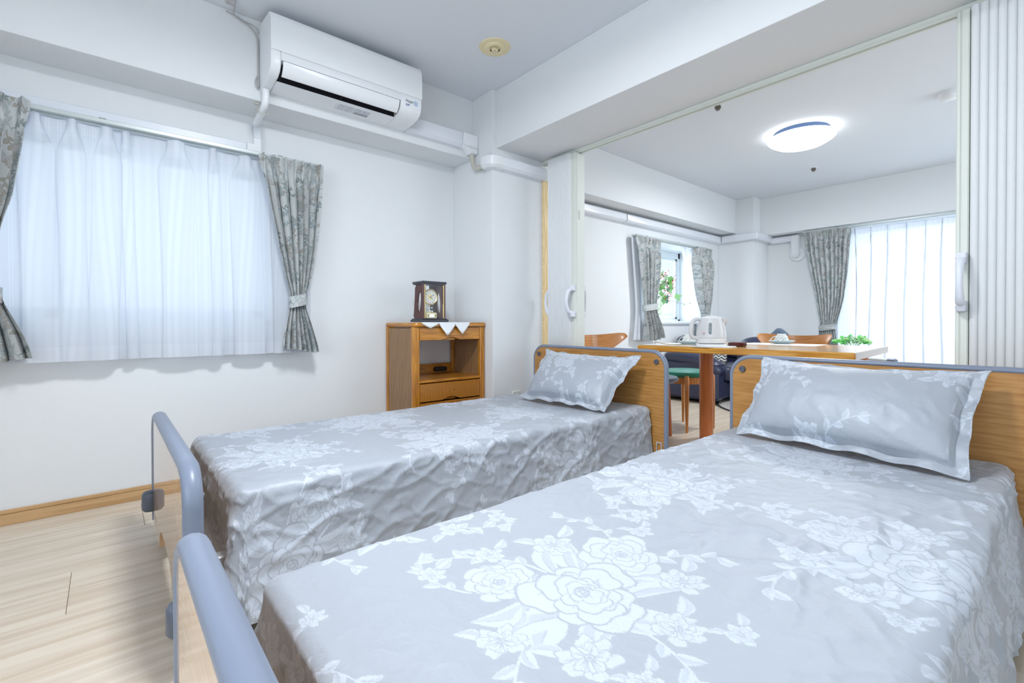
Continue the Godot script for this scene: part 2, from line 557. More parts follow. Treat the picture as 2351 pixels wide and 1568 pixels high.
func materials() -> void:
	var w := mat("wall_paper", rgb(234, 236, 238), 0.9)
	w.heightmap_enabled = true
	w.heightmap_texture = noise_tex(0.09, 256, 256, [], 3, 0.0, 5)
	w.heightmap_scale = 0.03
	w.uv1_triplanar = true
	w.uv1_world_triplanar = true
	w.uv1_scale = Vector3.ONE * 6.0
	mat("ceiling_paper", rgb(230, 234, 240), 0.95)
	mat("sub_floor", rgb(150, 132, 112), 0.9)
	wood("plank_wood", rgb(206, 189, 168), rgb(224, 211, 194), 0.36, 3.4, 0.2, 3)
	wood("plank_wood_pale", rgb(211, 196, 177), rgb(227, 215, 200), 0.36, 3.0, 0.18, 8)
	wood("skirting_wood", rgb(190, 150, 104), rgb(208, 170, 124), 0.45, 8.0, 0.35, 4)
	wood("board_wood", rgb(172, 120, 60), rgb(194, 142, 80), 0.38, 10.0, 0.7, 6)
	wood("foot_wood", rgb(192, 152, 114), rgb(208, 170, 132), 0.4, 10.0, 0.7, 6, 1.0)
	M.foot_wood.clearcoat_roughness = 0.015
	wood("cabinet_wood", rgb(166, 102, 20), rgb(202, 136, 40), 0.32, 9.0, 0.8, 9, 0.4)
	wood("cabinet_side", rgb(138, 104, 70), rgb(160, 124, 86), 0.4, 9.0, 0.8, 12)
	var fig := wood("cabinet_figured", rgb(120, 66, 14), rgb(194, 126, 44), 0.32, 1.0, 1.0, 15, 0.4)
	fig.albedo_texture = stripes(384, 128, func(x: int, y: int) -> Color:
		var X := (x - 200) / 190.0
		var Y := (y - 64) / 64.0
		var d := sqrt(X * X * 1.6 + Y * Y * 0.55 + 0.02) + 0.09 * nz.get_noise_2d(x * 0.5, y * 1.0)
		var s := 0.5 + 0.5 * sin(d * 78.0 + 2.0 * nz.get_noise_2d(x * 0.9, y * 0.9))
		return rgb(138, 80, 20).lerp(rgb(200, 134, 50), 0.3 + 0.7 * s * s))
	fig.uv1_scale = Vector3(1, 1, 1)
	wood("table_wood", rgb(196, 136, 52), rgb(226, 170, 84), 0.22, 9.0, 0.6, 21, 0.6)
	wood("end_grain", rgb(196, 180, 170), rgb(226, 214, 206), 0.4, 14.0, 3.0, 22)
	wood("leg_wood", rgb(190, 108, 54), rgb(204, 122, 66), 0.35, 10.0, 0.5, 23, 0.3)
	wood("chair_wood", rgb(196, 126, 60), rgb(214, 146, 80), 0.35, 10.0, 0.8, 25, 0.3)
	wood("pine_wood", rgb(224, 192, 136), rgb(242, 218, 170), 0.5, 12.0, 0.7, 26)
	mat("edge_grey", rgb(128, 138, 158), 0.36)
	mat("bolt_grey", rgb(92, 94, 104), 0.5)
	mat("bumper_grey", rgb(92, 100, 114), 0.4)
	mat("frame_metal", rgb(200, 200, 200), 0.4, 0.3)
	mat("mattress_cloth", rgb(210, 214, 222), 0.9)
	var d := mat("satin", rgb(197, 204, 215), 0.6, 0.1)
	var tex := damask()
	d.albedo_texture = tex
	d.roughness_texture = tex
	d.roughness_texture_channel = BaseMaterial3D.TEXTURE_CHANNEL_RED
	d.heightmap_enabled = true
	d.heightmap_texture = tex
	d.heightmap_scale = 0.05
	var cr := noise_tex(0.011, 1024, 1024, [], 4, 14.0, 41)
	(cr.noise as FastNoiseLite).fractal_type = FastNoiseLite.FRACTAL_RIDGED
	cr.as_normal_map = true
	cr.bump_strength = 3.0
	d.normal_enabled = true
	d.normal_texture = cr
	d.normal_scale = 0.55
	d.rim_enabled = true
	d.rim = 0.3
	d.rim_tint = 0.4
	d.uv1_scale = Vector3(0.88, 0.88, 1)
	mat("white_plastic", rgb(240, 242, 245), 0.28)
	mat("white_gloss", rgb(246, 248, 250), 0.16)
	mat("duct_plastic", rgb(232, 235, 242), 0.3)
	mat("slot_black", rgb(22, 22, 30), 0.6)
	mat("cream_plastic", rgb(238, 224, 182), 0.4)
	mat("beige_pipe", rgb(206, 202, 190), 0.5)
	mat("wire_grey", rgb(186, 184, 184), 0.5)
	mat("rail_metal", rgb(198, 206, 206), 0.35, 0.2)
	mat("post_vinyl", rgb(226, 230, 222), 0.4)
	mat("pleat_vinyl", rgb(236, 238, 240), 0.55)
	mat("handle_plastic", rgb(230, 233, 242), 0.3)
	mat("print_grey", rgb(110, 118, 135), 0.6)
	mat("print_dark", rgb(70, 72, 80), 0.6)
	mat("print_blue", rgb(120, 124, 190), 0.6)
	mat("print_red", rgb(200, 70, 70), 0.6)
	mat("panel_blue", rgb(190, 204, 232), 0.3)
	mat("frame_white", rgb(236, 240, 244), 0.4)
	var g := mat("pane_glass", Color(1, 1, 1, 0.06), 0.02)
	g.transparency = BaseMaterial3D.TRANSPARENCY_ALPHA
	var cg := mat("clock_glass", Color(1, 1, 1, 0.03), 0.02)
	cg.transparency = BaseMaterial3D.TRANSPARENCY_ALPHA
	cg.metallic_specular = 0.12
	var s := mat("sheer", Color(0.95, 0.965, 0.99, 0.9), 0.9)
	s.transparency = BaseMaterial3D.TRANSPARENCY_ALPHA
	s.backlight_enabled = true
	s.backlight = Color(1, 1, 1)
	s.albedo_texture = stripes(64, 4, func(x: int, _y: int) -> Color:
		var k := 0.965 + 0.035 * absf(sin(x * 0.39)) * (1.0 if (x / 16) % 2 else 0.4)
		return Color(k, k, k))
	s.uv1_scale = Vector3(9, 1, 1)
	var h := s.duplicate()
	h.albedo_color = Color(0.97, 0.98, 1.0, 0.9)
	M.sheer_hem = h
	var c := mat("curtain_print", Color.WHITE, 0.85)
	c.albedo_texture = floral()
	c.uv1_scale = Vector3(2.2, 2.2, 1)
	c.backlight_enabled = true
	c.backlight = Color(0.18, 0.18, 0.18)
	mat("lace", rgb(244, 246, 248), 0.9)
	mat("clock_wood", rgb(84, 42, 40), 0.3)
	mat("clock_dark", rgb(50, 48, 58), 0.3)
	mat("clock_inner", rgb(88, 98, 122), 0.4)
	mat("gold", rgb(224, 200, 130), 0.3, 0.6)
	mat("dial_white", rgb(236, 238, 236), 0.5)
	mat("dial_cream", rgb(238, 228, 178), 0.5)
	mat("pearl", rgb(238, 238, 226), 0.15, 0.2)
	mat("socket_black", rgb(38, 34, 36), 0.5)
	mat("leather", rgb(50, 54, 78), 0.32)
	mat("seat_green", rgb(36, 132, 108), 0.3)
	mat("seat_grey", rgb(108, 124, 146), 0.35)
	mat("porcelain", rgb(240, 242, 240), 0.12)
	mat("porcelain_blue", rgb(196, 212, 214), 0.15)
	var cp := mat("cup_print", Color.WHITE, 0.12)
	cp.albedo_texture = stripes(128, 32, func(x: int, y: int) -> Color:
		var a := sin(x * 0.55) * sin(y * 0.62 + x * 0.12) + 0.5 * nz.get_noise_2d(x * 8.0, y * 8.0)
		return rgb(176, 182, 176) if a > 0.35 and y > 6 and y < 27 else rgb(240, 242, 240))
	cp.uv1_scale = Vector3(4, 24, 1)
	mat("lacquer", rgb(86, 26, 26), 0.12)
	mat("mat_cloth", rgb(240, 240, 238), 0.9)
	mat("kettle_white", rgb(226, 227, 230), 0.22)
	mat("kettle_base", rgb(240, 240, 240), 0.3)
	mat("gauge_grey", rgb(132, 142, 146), 0.2)
	mat("cord_beige", rgb(196, 176, 150), 0.5)
	mat("leaf_green", rgb(84, 168, 30), 0.5)
	mat("leaf_dark", rgb(24, 110, 70), 0.5)
	mat("leaf_pale", rgb(176, 206, 150), 0.6)
	mat("leaf_mint", rgb(84, 188, 84), 0.5)
	for k in ["leaf_green", "leaf_dark", "leaf_pale", "leaf_mint"]:
		M[k].backlight_enabled = true
		M[k].backlight = Color(0.45, 0.45, 0.45)
	mat("berry_red", rgb(208, 24, 60), 0.3)
	mat("stem_brown", rgb(130, 100, 80), 0.6)
	mat("pot_white", rgb(226, 226, 222), 0.4)
	mat("soil", rgb(80, 62, 48), 0.9)
	mat("rug_edge", rgb(50, 44, 44), 0.9)
	var rg := mat("rug_pile", Color.WHITE, 0.95)
	rg.albedo_texture = noise_tex(0.12, 128, 128, [[0.35, rgb(150, 142, 136)], [0.55, rgb(206, 202, 198)]], 2, 0.0, 31)
	rg.uv1_scale = Vector3(4, 4, 1)
	var zig := mat("cushion_zigzag", Color.WHITE, 0.9)
	zig.albedo_texture = stripes(64, 64, func(x: int, y: int) -> Color:
		return rgb(60, 62, 66) if (y + absi((x % 16) - 8)) % 10 < 4 else rgb(206, 208, 206))
	zig.uv1_scale = Vector3(5, 5, 1)
	mat("cushion_blue", rgb(92, 106, 124), 0.9)
	mat("sprinkler_metal", rgb(120, 112, 104), 0.35, 0.6)
	mat("lamp_base", rgb(66, 90, 124), 0.5)
	mat("veranda_white", rgb(236, 240, 244), 0.8)
	var l := mat("lamp_shade", rgb(250, 250, 250), 0.4)
	l.emission_enabled = true
	l.emission = Color(1, 1, 1)
	l.emission_energy_multiplier = 4.0


# ---------------------------------------------------------------- camera, sky, light
func camera_and_light() -> void:
	var th := 0.8611
	var pitch := 0.0092
	var roll := 0.002
	var f := 1084.88
	var r0 := V(cos(th), 0, -sin(th))
	var f0 := V(-sin(th), 0, -cos(th))
	var f1 := f0 * cos(pitch) - Vector3.UP * sin(pitch)
	var u1 := Vector3.UP * cos(pitch) + f0 * sin(pitch)
	var cam := Camera3D.new()
	cam.name = "camera"
	cam.projection = Camera3D.PROJECTION_FRUSTUM
	cam.near = 0.05
	cam.far = 100.0
	cam.size = 2.0 * cam.near * 784.0 / f
	cam.frustum_offset = Vector2(0, -32.53 / f * cam.near)
	cam.transform = Transform3D(Basis(r0 * cos(roll) - u1 * sin(roll), r0 * sin(roll) + u1 * cos(roll), -f1), V(0, 0.8315, 0))
	add_child(cam)
	cam.current = true
	var sky_m := ProceduralSkyMaterial.new()
	sky_m.sky_top_color = Color(0.80, 0.90, 1.0)
	sky_m.sky_horizon_color = Color(0.93, 0.97, 1.0)
	sky_m.ground_bottom_color = Color(0.80, 0.84, 0.88)
	sky_m.ground_horizon_color = Color(0.90, 0.94, 0.98)
	sky_m.energy_multiplier = 1.05
	var e := Environment.new()
	e.background_mode = Environment.BG_SKY
	e.sky = Sky.new()
	e.sky.sky_material = sky_m
	e.tonemap_mode = Environment.TONE_MAPPER_LINEAR
	e.tonemap_exposure = 1.05
	e.sdfgi_enabled = true
	e.ssao_enabled = true
	e.ssil_enabled = true
	var we := WorldEnvironment.new()
	we.name = "world_environment"
	we.environment = e
	add_child(we)
	# daylight through curtained windows and bay; lights behind and at right are added fill
	for a in [["daylight_bedroom", V(-3.35, 1.3, 0.15), V(1, 0, 0), Vector2(1.9, 1.0), 0.6], ["fill_behind", V(0.1, 1.45, 2.05), V(-0.1, 0, -1), Vector2(2.0, 1.3), 5.0], ["daylight_veranda", V(-0.5, 1.1, -6.75), V(0, 0, 1), Vector2(2.3, 1.8), 3.5], ["fill_right", V(1.65, 1.45, -4.4), V(-1, 0, 0), Vector2(2.0, 1.2), 3.9], ["daylight_bay", V(-3.9, 1.45, -4.86), V(1, -0.1, 0), Vector2(1.6, 1.2), 6.0]]:
		var l := AreaLight3D.new()
		l.name = a[0]
		l.area_size = a[3]
		l.light_energy = a[4]
		l.light_color = Color(0.90, 0.96, 1.0)
		l.shadow_enabled = true
		l.set("area_range", 20.0)
		if a[0] == "daylight_bedroom": l.light_color = Color(0.80, 0.90, 1.0)
		add_child(l)
		l.look_at_from_position(a[1], a[1] + a[2], Vector3.UP)


func lamp(at: Vector3, label: String, energy: float) -> void:   # round ceiling lamp with its own light
	var t := thing("ceiling_lamp", label, "lamp", at, "round ceiling lamps")
	var m := mb()
	m.lathe([Vector2(0, -0.05), Vector2(0.19, -0.05), Vector2(0.195, -0.03), Vector2(0.195, 0)], at, 48)
	obj("lamp_base", m, M.lamp_base, t)
	m = mb()
	m.lathe([Vector2(0, -0.125), Vector2(0.06, -0.123), Vector2(0.115, -0.115), Vector2(0.172, -0.098), Vector2(0.216, -0.073), Vector2(0.234, -0.056), Vector2(0.237, -0.047), Vector2(0.23, -0.042), Vector2(0, -0.042)], at, 48)
	obj("lamp_shade", m, M.lamp_shade, t)
	var l := AreaLight3D.new()
	l.name = "lamp_light"
	l.position = V(0, -0.129, 0)
	l.rotation.x = -PI / 2
	l.area_size = Vector2(0.3, 0.3)
	l.light_energy = energy
	l.light_color = Color(0.97, 0.985, 1.0)
	l.set("area_range", 14.0)
	l.shadow_enabled = true
	t.add_child(l)


# ---------------------------------------------------------------- room
func st_box(called: String, label: String, category: String, parts: Array, m: Material, bev := 0.002) -> MeshInstance3D:
	var b := start(Vector3.ZERO)
	for p in parts: b.span(p[0], p[1], bev)
	return solo(called, label, category, b, m, "", "structure")


func room() -> void:
	var W: Material = M.wall_paper
	var T := 0.15
	# window wall with two openings
	st_box("wall_left", "white papered window wall running along both rooms", "wall", [
		[V(XW - T, 0, 1.75), V(XW, 0.82, -6.44)], [V(XW - T, 1.70, 1.75), V(XW, YC, -6.44)],
		[V(XW - T, 0.82, 1.75), V(XW, 1.70, 1.05)], [V(XW - T, 0.82, -0.70), V(XW, 1.70, -4.2)], [V(XW - T, 0.82, -5.52), V(XW, 1.70, -6.44)]], W, 0.0)
	st_box("wall_far", "white papered far wall round the veranda door", "wall", [
		[V(XW, 0, ZF - T), V(-1.72, YC, ZF)], [V(-1.72, 1.87, ZF - T), V(0.75, YC, ZF)], [V(0.75, 0, ZF - T), V(1.35, YC, ZF)]], W, 0.0)
	st_box("wall_right", "white papered right wall behind the folding door", "wall", [[V(1.2, 0, 1.75), V(1.35, YC, -3.35)], [V(1.2, 0, -3.35), V(1.35, 0.85, -5.45)], [V(1.2, 2.1, -3.35), V(1.35, YC, -5.45)], [V(1.2, 0, -5.45), V(1.35, YC, ZF)]], W, 0.0)
	st_box("wall_back", "white papered wall behind the beds' feet", "wall", [[V(XW, 0, 1.6), V(-0.95, YC, 1.75)], [V(-0.95, 0, 1.6), V(1.15, 0.75, 1.75)], [V(-0.95, 2.13, 1.6), V(1.15, YC, 1.75)], [V(1.15, 0, 1.6), V(1.2, YC, 1.75)]], W, 0.0)
	st_box("ceiling", "white papered ceiling over both rooms", "ceiling", [[V(XW - T, YC, 1.75), V(1.35, YC + 0.15, -6.44)]], M.ceiling_paper)
	st_box("trim_1", "boxed-in white soffit above the bedroom window", "soffit", [[V(XW, 1.939, 1.6), V(XS, YC, ZC)]], W)
	st_box("trim_2", "white square column between bedroom and living room", "column", [[V(XW, 0, ZC), V(XC, YC, -2.40)]], W)
	st_box("trim_3", "wide white ceiling beam above the folding door", "beam", [[V(XC, 1.964, -1.926), V(1.2, YC, -2.40)]], W)
	st_box("trim_4", "boxed-in white soffit along the living room window wall", "soffit", [[V(XW, 1.922, -2.40), V(-2.618, YC, -5.875)]], W)
	st_box("trim_5", "white square column in the far corner", "column", [[V(XW, 0, -5.875), V(-2.407, YC, ZF)]], W)
	st_box("trim_6", "boxed-in white beam above the veranda curtains", "beam", [[V(-2.407, 1.89, -6.075), V(1.2, YC, ZF)]], W)
	# floor of boards
	var fl := st_box("floor", "pale maple board floor of both rooms", "floor", [[V(XW - T, -0.15, 1.75), V(1.35, -0.012, -6.44)]], M.sub_floor)
	var variants := []
	var LN := 1.733
	var WD := 0.304
	for k in 4:
		var b := start(Vector3.ZERO)
		b.off = Vector2(k * 0.37 + 0.1, k * 1.9)
		for s in [-1.0, 1.0]: b.box(V(s * WD * 0.25, -0.006, 0), V(WD * 0.5 - 0.0011, 0.012, LN - 0.001), 0.001, 2)
		variants.append(b.done())
	var i := 0
	for c in range(-4, 11):
		var x0 := -1.855 + c * WD
		if x0 > 1.25: break
		var x1 := minf(x0 + WD, 1.25)
		x0 = maxf(x0, XW - 0.01)
		if x1 < XW + 0.02: continue
		var z: float = 0.094 + LN * 2 - (LN * (0.5 if posmod(c + 1, 2) else 0.0)) - 0.21 * posmod(c + 1, 3)
		if c == -1: z = 0.094 + LN
		while z > -6.3:
			if z - LN < 1.7:
				var o := obj("plank", variants[(c * 3 + i * 5) & 3], M.plank_wood if (i * 7 + c) % 3 else M.plank_wood_pale, fl)
				o.position = V((x0 + x1) * 0.5, 0, z - LN * 0.5)
				o.scale = V((x1 - x0) / WD, 1, 1)
				if z > 1.7 or z - LN < -6.4:
					var a := minf(z, 1.7)
					var d := maxf(z - LN, -6.4)
					o.position.z = (a + d) * 0.5
					o.scale.z = (a - d) / LN
				i += 1
			z -= LN
	# skirting
	var sk := func(called: String, label: String, a: Vector3, b: Vector3, n: Vector3) -> void:
		var m := start(Vector3.ZERO)
		m.span(a, b + V(0, 0.045, 0) + n * 0.009, 0.0015, 2 if absf((b - a).z) > 0.1 else 0)
		m.span(a + V(0, 0.0455, 0), b + V(0, 0.064, 0) + n * 0.0075, 0.003, 2 if absf((b - a).z) > 0.1 else 0)
		solo(called, label, "skirting board", m, M.skirting_wood, "", "structure")
	sk.call("baseboard_left", "light wood skirting board under the bedroom window", V(XW, 0, 1.6), V(XW, 0, ZC), V(1, 0, 0))
	sk.call("baseboard_far", "light wood skirting board along the living room window wall", V(XW, 0, -2.40), V(XW, 0, -5.875), V(1, 0, 0))
	sk.call("baseboard_column", "light wood skirting board round the column foot", V(XC, 0, ZC), V(XC, 0, -2.33), V(1, 0, 0))
	# door jamb of pine
	st_box("trim_7", "bare pine jamb strip beside the folded door", "jamb", [[V(XC, 0, -2.336), V(XC + 0.014, 1.834, -2.404)]], M.pine_wood)
	# windows
	var t := thing("window_1", "white sliding window behind the sheer bedroom curtain", "window", V(-2.93, 0.82, 0.175))
	t.set_meta("kind", "structure")
	window_parts(t, V(-2.93, 0.82, 0.175), 1.75, 0.88, 0.0, 2)
	t = thing("window_3", "wide sliding veranda door behind the sheer living room curtain", "window", V(-0.485, 0, ZF - 0.08))
	t.set_meta("kind", "structure")
	window_parts(t, V(-0.485, 0, ZF - 0.08), 2.47, 1.87, PI / 2, 2)
	t = thing("window_4", "added sliding window, out of view, in the bedroom wall facing the beds' feet", "window", V(0.1, 0.75, 1.69))  # invented window, lets added fill light in from behind the camera
	t.set_meta("kind", "structure")
	window_parts(t, V(0.1, 0.75, 1.69), 2.1, 1.38, PI / 2, 2)
	t = thing("window_5", "added sliding window, out of view, in the right wall of the living room", "window", V(1.29, 0.85, -4.4))  # invented window, an opening for added fill in the living room
	t.set_meta("kind", "structure")
	window_parts(t, V(1.29, 0.85, -4.4), 2.1, 1.25, 0.0, 2)
	# bay window: shell, frame, panes
	t = thing("window_2", "small white bay window with plants in the living room", "window", V(-3.0, 0.82, -4.86))
	t.set_meta("kind", "structure")
	var m := mb()
	m.span(V(-3.22, 0.79, -4.15), V(XW - 0.001, 0.835, -5.56), 0.002)
	m.span(V(-3.22, 1.70, -4.15), V(XW - T, 1.75, -5.56), 0.002)
	m.span(V(-3.17, 0.835, -5.50), V(XW - 0.002, 1.70, -5.56), 0.002)
	m.span(V(-3.17, 0.835, -4.15), V(XW - 0.002, 1.70, -4.21), 0.002)
	obj("bay_shell", m, M.frame_white, t)
	m = mb()
	m.tube([V(XW + 0.01, 0.828, -4.12), V(XW + 0.01, 0.828, -5.60)], 0.022, 12, 0.8)
	obj("window_sill", m, M.frame_white, t)
	m = mb()
	for q in [[0.835, 0.875], [1.63, 1.70]]: m.span(V(-3.21, q[0], -4.21), V(-3.15, q[1], -5.50), 0.003)
	for q in [[-4.21, -4.25], [-4.84, -4.90], [-5.46, -5.50]]: m.span(V(-3.21, 0.835, q[0]), V(-3.15, 1.70, q[1]), 0.003)
	obj("frame", m, M.frame_white, t)
	for q in [[-4.25, -4.84], [-4.90, -5.46]]:
		m = mb()
		var a := V(-3.19, 0.875, q[0])
		var b := V(-3.17, 1.63, q[1])
		m.span(a, V(b.x, a.y + 0.03, b.z), 0.002)
		m.span(V(a.x, b.y - 0.03, a.z), b, 0.002)
		m.span(a, V(b.x, b.y, a.z - 0.03), 0.002)
		m.span(V(a.x, a.y, b.z + 0.03), b, 0.002)
		var s := obj("sash", m, M.frame_white, t)
		m = mb()
		m.span(a + V(0.008, 0.03, -0.03), b + V(-0.008, -0.03, 0.03), 0.0005)
		obj("pane", m, M.pane_glass, s)
	# veranda railing outside
	t = thing("veranda_railing", "white veranda railing outside the bay window", "railing", V(-4.3, 0, -6.0))
	m = mb()
	for y in [0.95, 0.86]: m.span(V(-4.32, y, -4.4), V(-4.28, y + 0.03, -9.0), 0.004)
	obj("handrail", m, M.veranda_white, t)
	for k in 40:
		m = mb()
		m.span(V(-4.31, 0.0, -4.45 - k * 0.115), V(-4.295, 0.87, -4.465 - k * 0.115), 0.002)
		obj("baluster", m, M.veranda_white, t)
	st_box("veranda_floor", "white veranda slab outside the living room", "veranda", [[V(-4.4, -0.1, -4.2), V(1.6, -0.02, -9.2)]], M.veranda_white)


func window_parts(t: Node3D, base: Vector3, w: float, h: float, turn: float, n: int) -> void:   # frame along z, turned about y
	var B := Transform3D(Basis(Vector3.UP, turn), base)
	var m := mb()
	m.t = B
	m.span(V(-0.05, 0, -w / 2), V(0.05, 0.035, w / 2), 0.003)
	m.span(V(-0.05, h - 0.035, -w / 2), V(0.05, h, w / 2), 0.003)
	m.span(V(-0.05, 0, -w / 2), V(0.05, h, -w / 2 + 0.03), 0.003)
	m.span(V(-0.05, 0, w / 2 - 0.03), V(0.05, h, w / 2), 0.003)
	obj("frame", m, M.frame_white, t)
	var sw := (w - 0.06) / n + 0.015
	for k in n:
		var x := 0.018 if k % 2 else -0.018
		var z0 := -w / 2 + 0.03 + k * ((w - 0.06) / n) - (0.015 if k else 0.0)
		m = mb()
		m.t = B
		m.span(V(x - 0.014, 0.035, z0), V(x + 0.014, 0.085, z0 + sw), 0.002)
		m.span(V(x - 0.014, h - 0.08, z0), V(x + 0.014, h - 0.035, z0 + sw), 0.002)
		m.span(V(x - 0.014, 0.035, z0), V(x + 0.014, h - 0.035, z0 + 0.045), 0.002)
		m.span(V(x - 0.014, 0.035, z0 + sw - 0.045), V(x + 0.014, h - 0.035, z0 + sw), 0.002)
		var s := obj("sash", m, M.frame_white, t)
		m = mb()
		m.t = B
		m.span(V(x - 0.003, 0.085, z0 + 0.045), V(x + 0.003, h - 0.08, z0 + sw - 0.045), 0.0005)
		obj("pane", m, M.pane_glass, s)


# ---------------------------------------------------------------- curtains
func drape(label: String, ax: int, plane: float, tab: Array, folds: int, tie_y: float, group: String, sd: float, deep := 1.0) -> void:
	# tab rows: height, one edge, other edge; ax 2 hangs along z in front of x = plane, ax 0 along x in front of z = plane
	var y0: float = tab[0][0]
	var y1: float = tab[-1][0]
	var base := V(plane, y0, (tab[0][1] + tab[0][2]) * 0.5) if ax == 2 else V((tab[0][1] + tab[0][2]) * 0.5, y0, plane)
	var t := thing("curtain", label, "curtain", base, group)
	var wide := absf(tab[-1][2] - tab[-1][1])
	var P := func(al: float, y: float, n: float) -> Vector3: return V(plane + n, y, al) if ax == 2 else V(al, y, plane + n)
	var f := func(u: float, v: float) -> Vector3:
		var y := lerpf(y1, y0, v)
		var A := interp(tab, y, 1)
		var B := interp(tab, y, 2)
		var w := B - A
		var near_tie := exp(-pow((y - tie_y) / 0.16, 2.0))
		var top := clampf((y - (y1 - 0.16)) / 0.12, 0.0, 1.0)
		var ph := u * folds + 0.16 * sin(u * 9.0 + sd) + 0.05 * sin(y * 5.0 + u * 7.0 + sd)
		var soft := sin(TAU * ph) + 0.3 * sin(TAU * ph * 2.0 + sd + y * 2.0)
		var cell := fposmod(ph, 1.0) - 0.5
		var pleat := 1.6 * exp(-pow(cell / 0.15, 2.0)) * (1.0 + 0.25 * cos(cell * 60.0)) - 0.6
		var dep := deep * lerpf(0.026, 0.014, near_tie) * (1.0 + 0.5 * clampf((tie_y - y) / 0.25, 0.0, 1.0))
		var off := dep * lerpf(soft, pleat * 0.9, top) + 0.012 * near_tie * (1.0 - pow(2.0 * u - 1.0, 2.0))
		var lat := w / folds * 0.16 * sin(TAU * ph * 2.0) * (1.0 - top)
		var hem := 0.012 * sin(u * 5.0 + sd) * clampf((y0 + 0.15 - y) / 0.15, 0.0, 1.0)
		return P.call(A + w * u + lat, y + hem, off)
	obj("curtain_cloth", grid(folds * 18, 90, [f], [func(u: float, v: float) -> Vector2: return Vector2(u * folds * 0.105 + sd, -v * (y1 - y0))]), M.curtain_print, t)
	var A := interp(tab, tie_y, 1)
	var B := interp(tab, tie_y, 2)
	var g := func(u: float, v: float) -> Vector3:
		var a := TAU * u
		var al := (A + B) * 0.5 + cos(a) * (absf(B - A) * 0.5 + 0.008)
		return P.call(al, tie_y + (v - 0.5) * 0.062 + 0.012 * cos(a) * (1.0 if B > A else -1.0), sin(a) * 0.036 + 0.008)
	obj("tieback", grid(40, 3, [g], [func(u: float, v: float) -> Vector2: return Vector2(u * 0.3 + sd, v * 0.06 + 0.31)]), M.curtain_print, t)


func sheer(label: String, ax: int, plane: float, y0: float, y1: float, a0: float, a1: float, folds: Array, group: String, swell := 0.0, waist: Array = []) -> void:
	# folds: [position, width at the top, width lower down]; each is an S of cloth laid over itself
	var base := V(plane, y0, (a0 + a1) * 0.5) if ax == 2 else V((a0 + a1) * 0.5, y0, plane)
	var t := thing("sheer_curtain", label, "curtain", base, group)
	var P := func(al: float, y: float, n: float) -> Vector3: return V(plane + n, y, al) if ax == 2 else V(al, y, plane + n)
	var L := a1 - a0
	var sgn := signf(L)
	var fun := func(u: float, y: float) -> Array:
		var v := (y - y0) / (y1 - y0)
		var al := a0 + L * u
		var off := 0.010 * sin(al * 14.0) + 0.008 * sin(al * 31.0 + 1.0) * (1.0 - v)
		var dx := 0.0
		for q in folds:
			var wd: float = lerpf(q[2], q[1], smoothstep(0.84, 0.99, v))
			var c: float = q[0] + 0.01 * sin(q[0] * 40.0 + y * 3.0)
			var d := (al - c) / (wd * 0.75)
			var e := exp(-d * d)
			dx -= sgn * d * e * wd * 1.9
			off += e * 0.03 * (0.35 + 0.65 * (1.0 - v)) + (0.02 * e if v > 0.9 else 0.0)
		al += dx
		if waist: al = lerpf(interp(waist, y, 1), interp(waist, y, 2), clampf((al - a0) / L, -0.05, 1.05))
		var drop := 0.0
		if v > 0.9:
			for i in folds.size() - 1:
				var p0: float = folds[i][0]
				var p1: float = folds[i + 1][0]
				var k: float = (al - p0) / (p1 - p0)
				if k > 0.0 and k < 1.0: drop = 0.012 * sin(PI * k) * absf(p1 - p0) / 0.15
		return [al, y - drop * smoothstep(0.9, 1.0, v), off + swell * (1.0 - v)]
	var f := func(u: float, v: float) -> Vector3:
		var r: Array = fun.call(u, lerpf(y1, y0, v))
		return P.call(r[0], r[1], r[2])
	var nu := int(clampf(absf(L) * 220.0, 60, 330))
	obj("sheer_cloth", grid(nu, 44, [f], [func(u: float, v: float) -> Vector2: return Vector2(u * absf(L) * 1.5, v)]), M.sheer, t)
	var g := func(u: float, v: float) -> Vector3:
		var r: Array = fun.call(u, lerpf(y0 + 0.062, y0, v))
		return P.call(r[0], r[1], r[2] + 0.0015)
	obj("hem", grid(nu, 4, [g], [func(u: float, v: float) -> Vector2: return Vector2(u * absf(L) * 1.5, v)]), M.sheer_hem, t)
	g = func(u: float, v: float) -> Vector3:
		var r: Array = fun.call(u, lerpf(y1, y1 - 0.055, v))
		return P.call(r[0], r[1], r[2] + 0.0015)
	obj("heading_tape", grid(nu, 4, [g], [func(u: float, v: float) -> Vector2: return Vector2(u * absf(L) * 1.5, v)]), M.sheer_hem, t)


func rail(label: String, a: Vector3, b: Vector3, n: Vector3, group: String, arm := 0.094) -> void:
	var t := thing("curtain_rail", label, "curtain rail", (a + b) * 0.5, group)
	var m := mb()
	m.span(a - n * 0.009 - V(0, 0.009, 0), b + n * 0.009 + V(0, 0.009, 0), 0.002)
	m.span(a - n * 0.05 - V(0, 0.009, 0), b - n * 0.034 + V(0, 0.009, 0), 0.002)
	obj("track", m, M.rail_metal, t)
	for k in 3:
		var p := a.lerp(b, 0.12 + 0.38 * k)
		m = mb()
		var d := (b - a).normalized() * 0.012
		m.span(p - d - n * arm + V(0, 0.0095, 0), p + d + n * 0.011 + V(0, 0.013, 0), 0.001)
		obj("bracket", m, M.rail_metal, t)


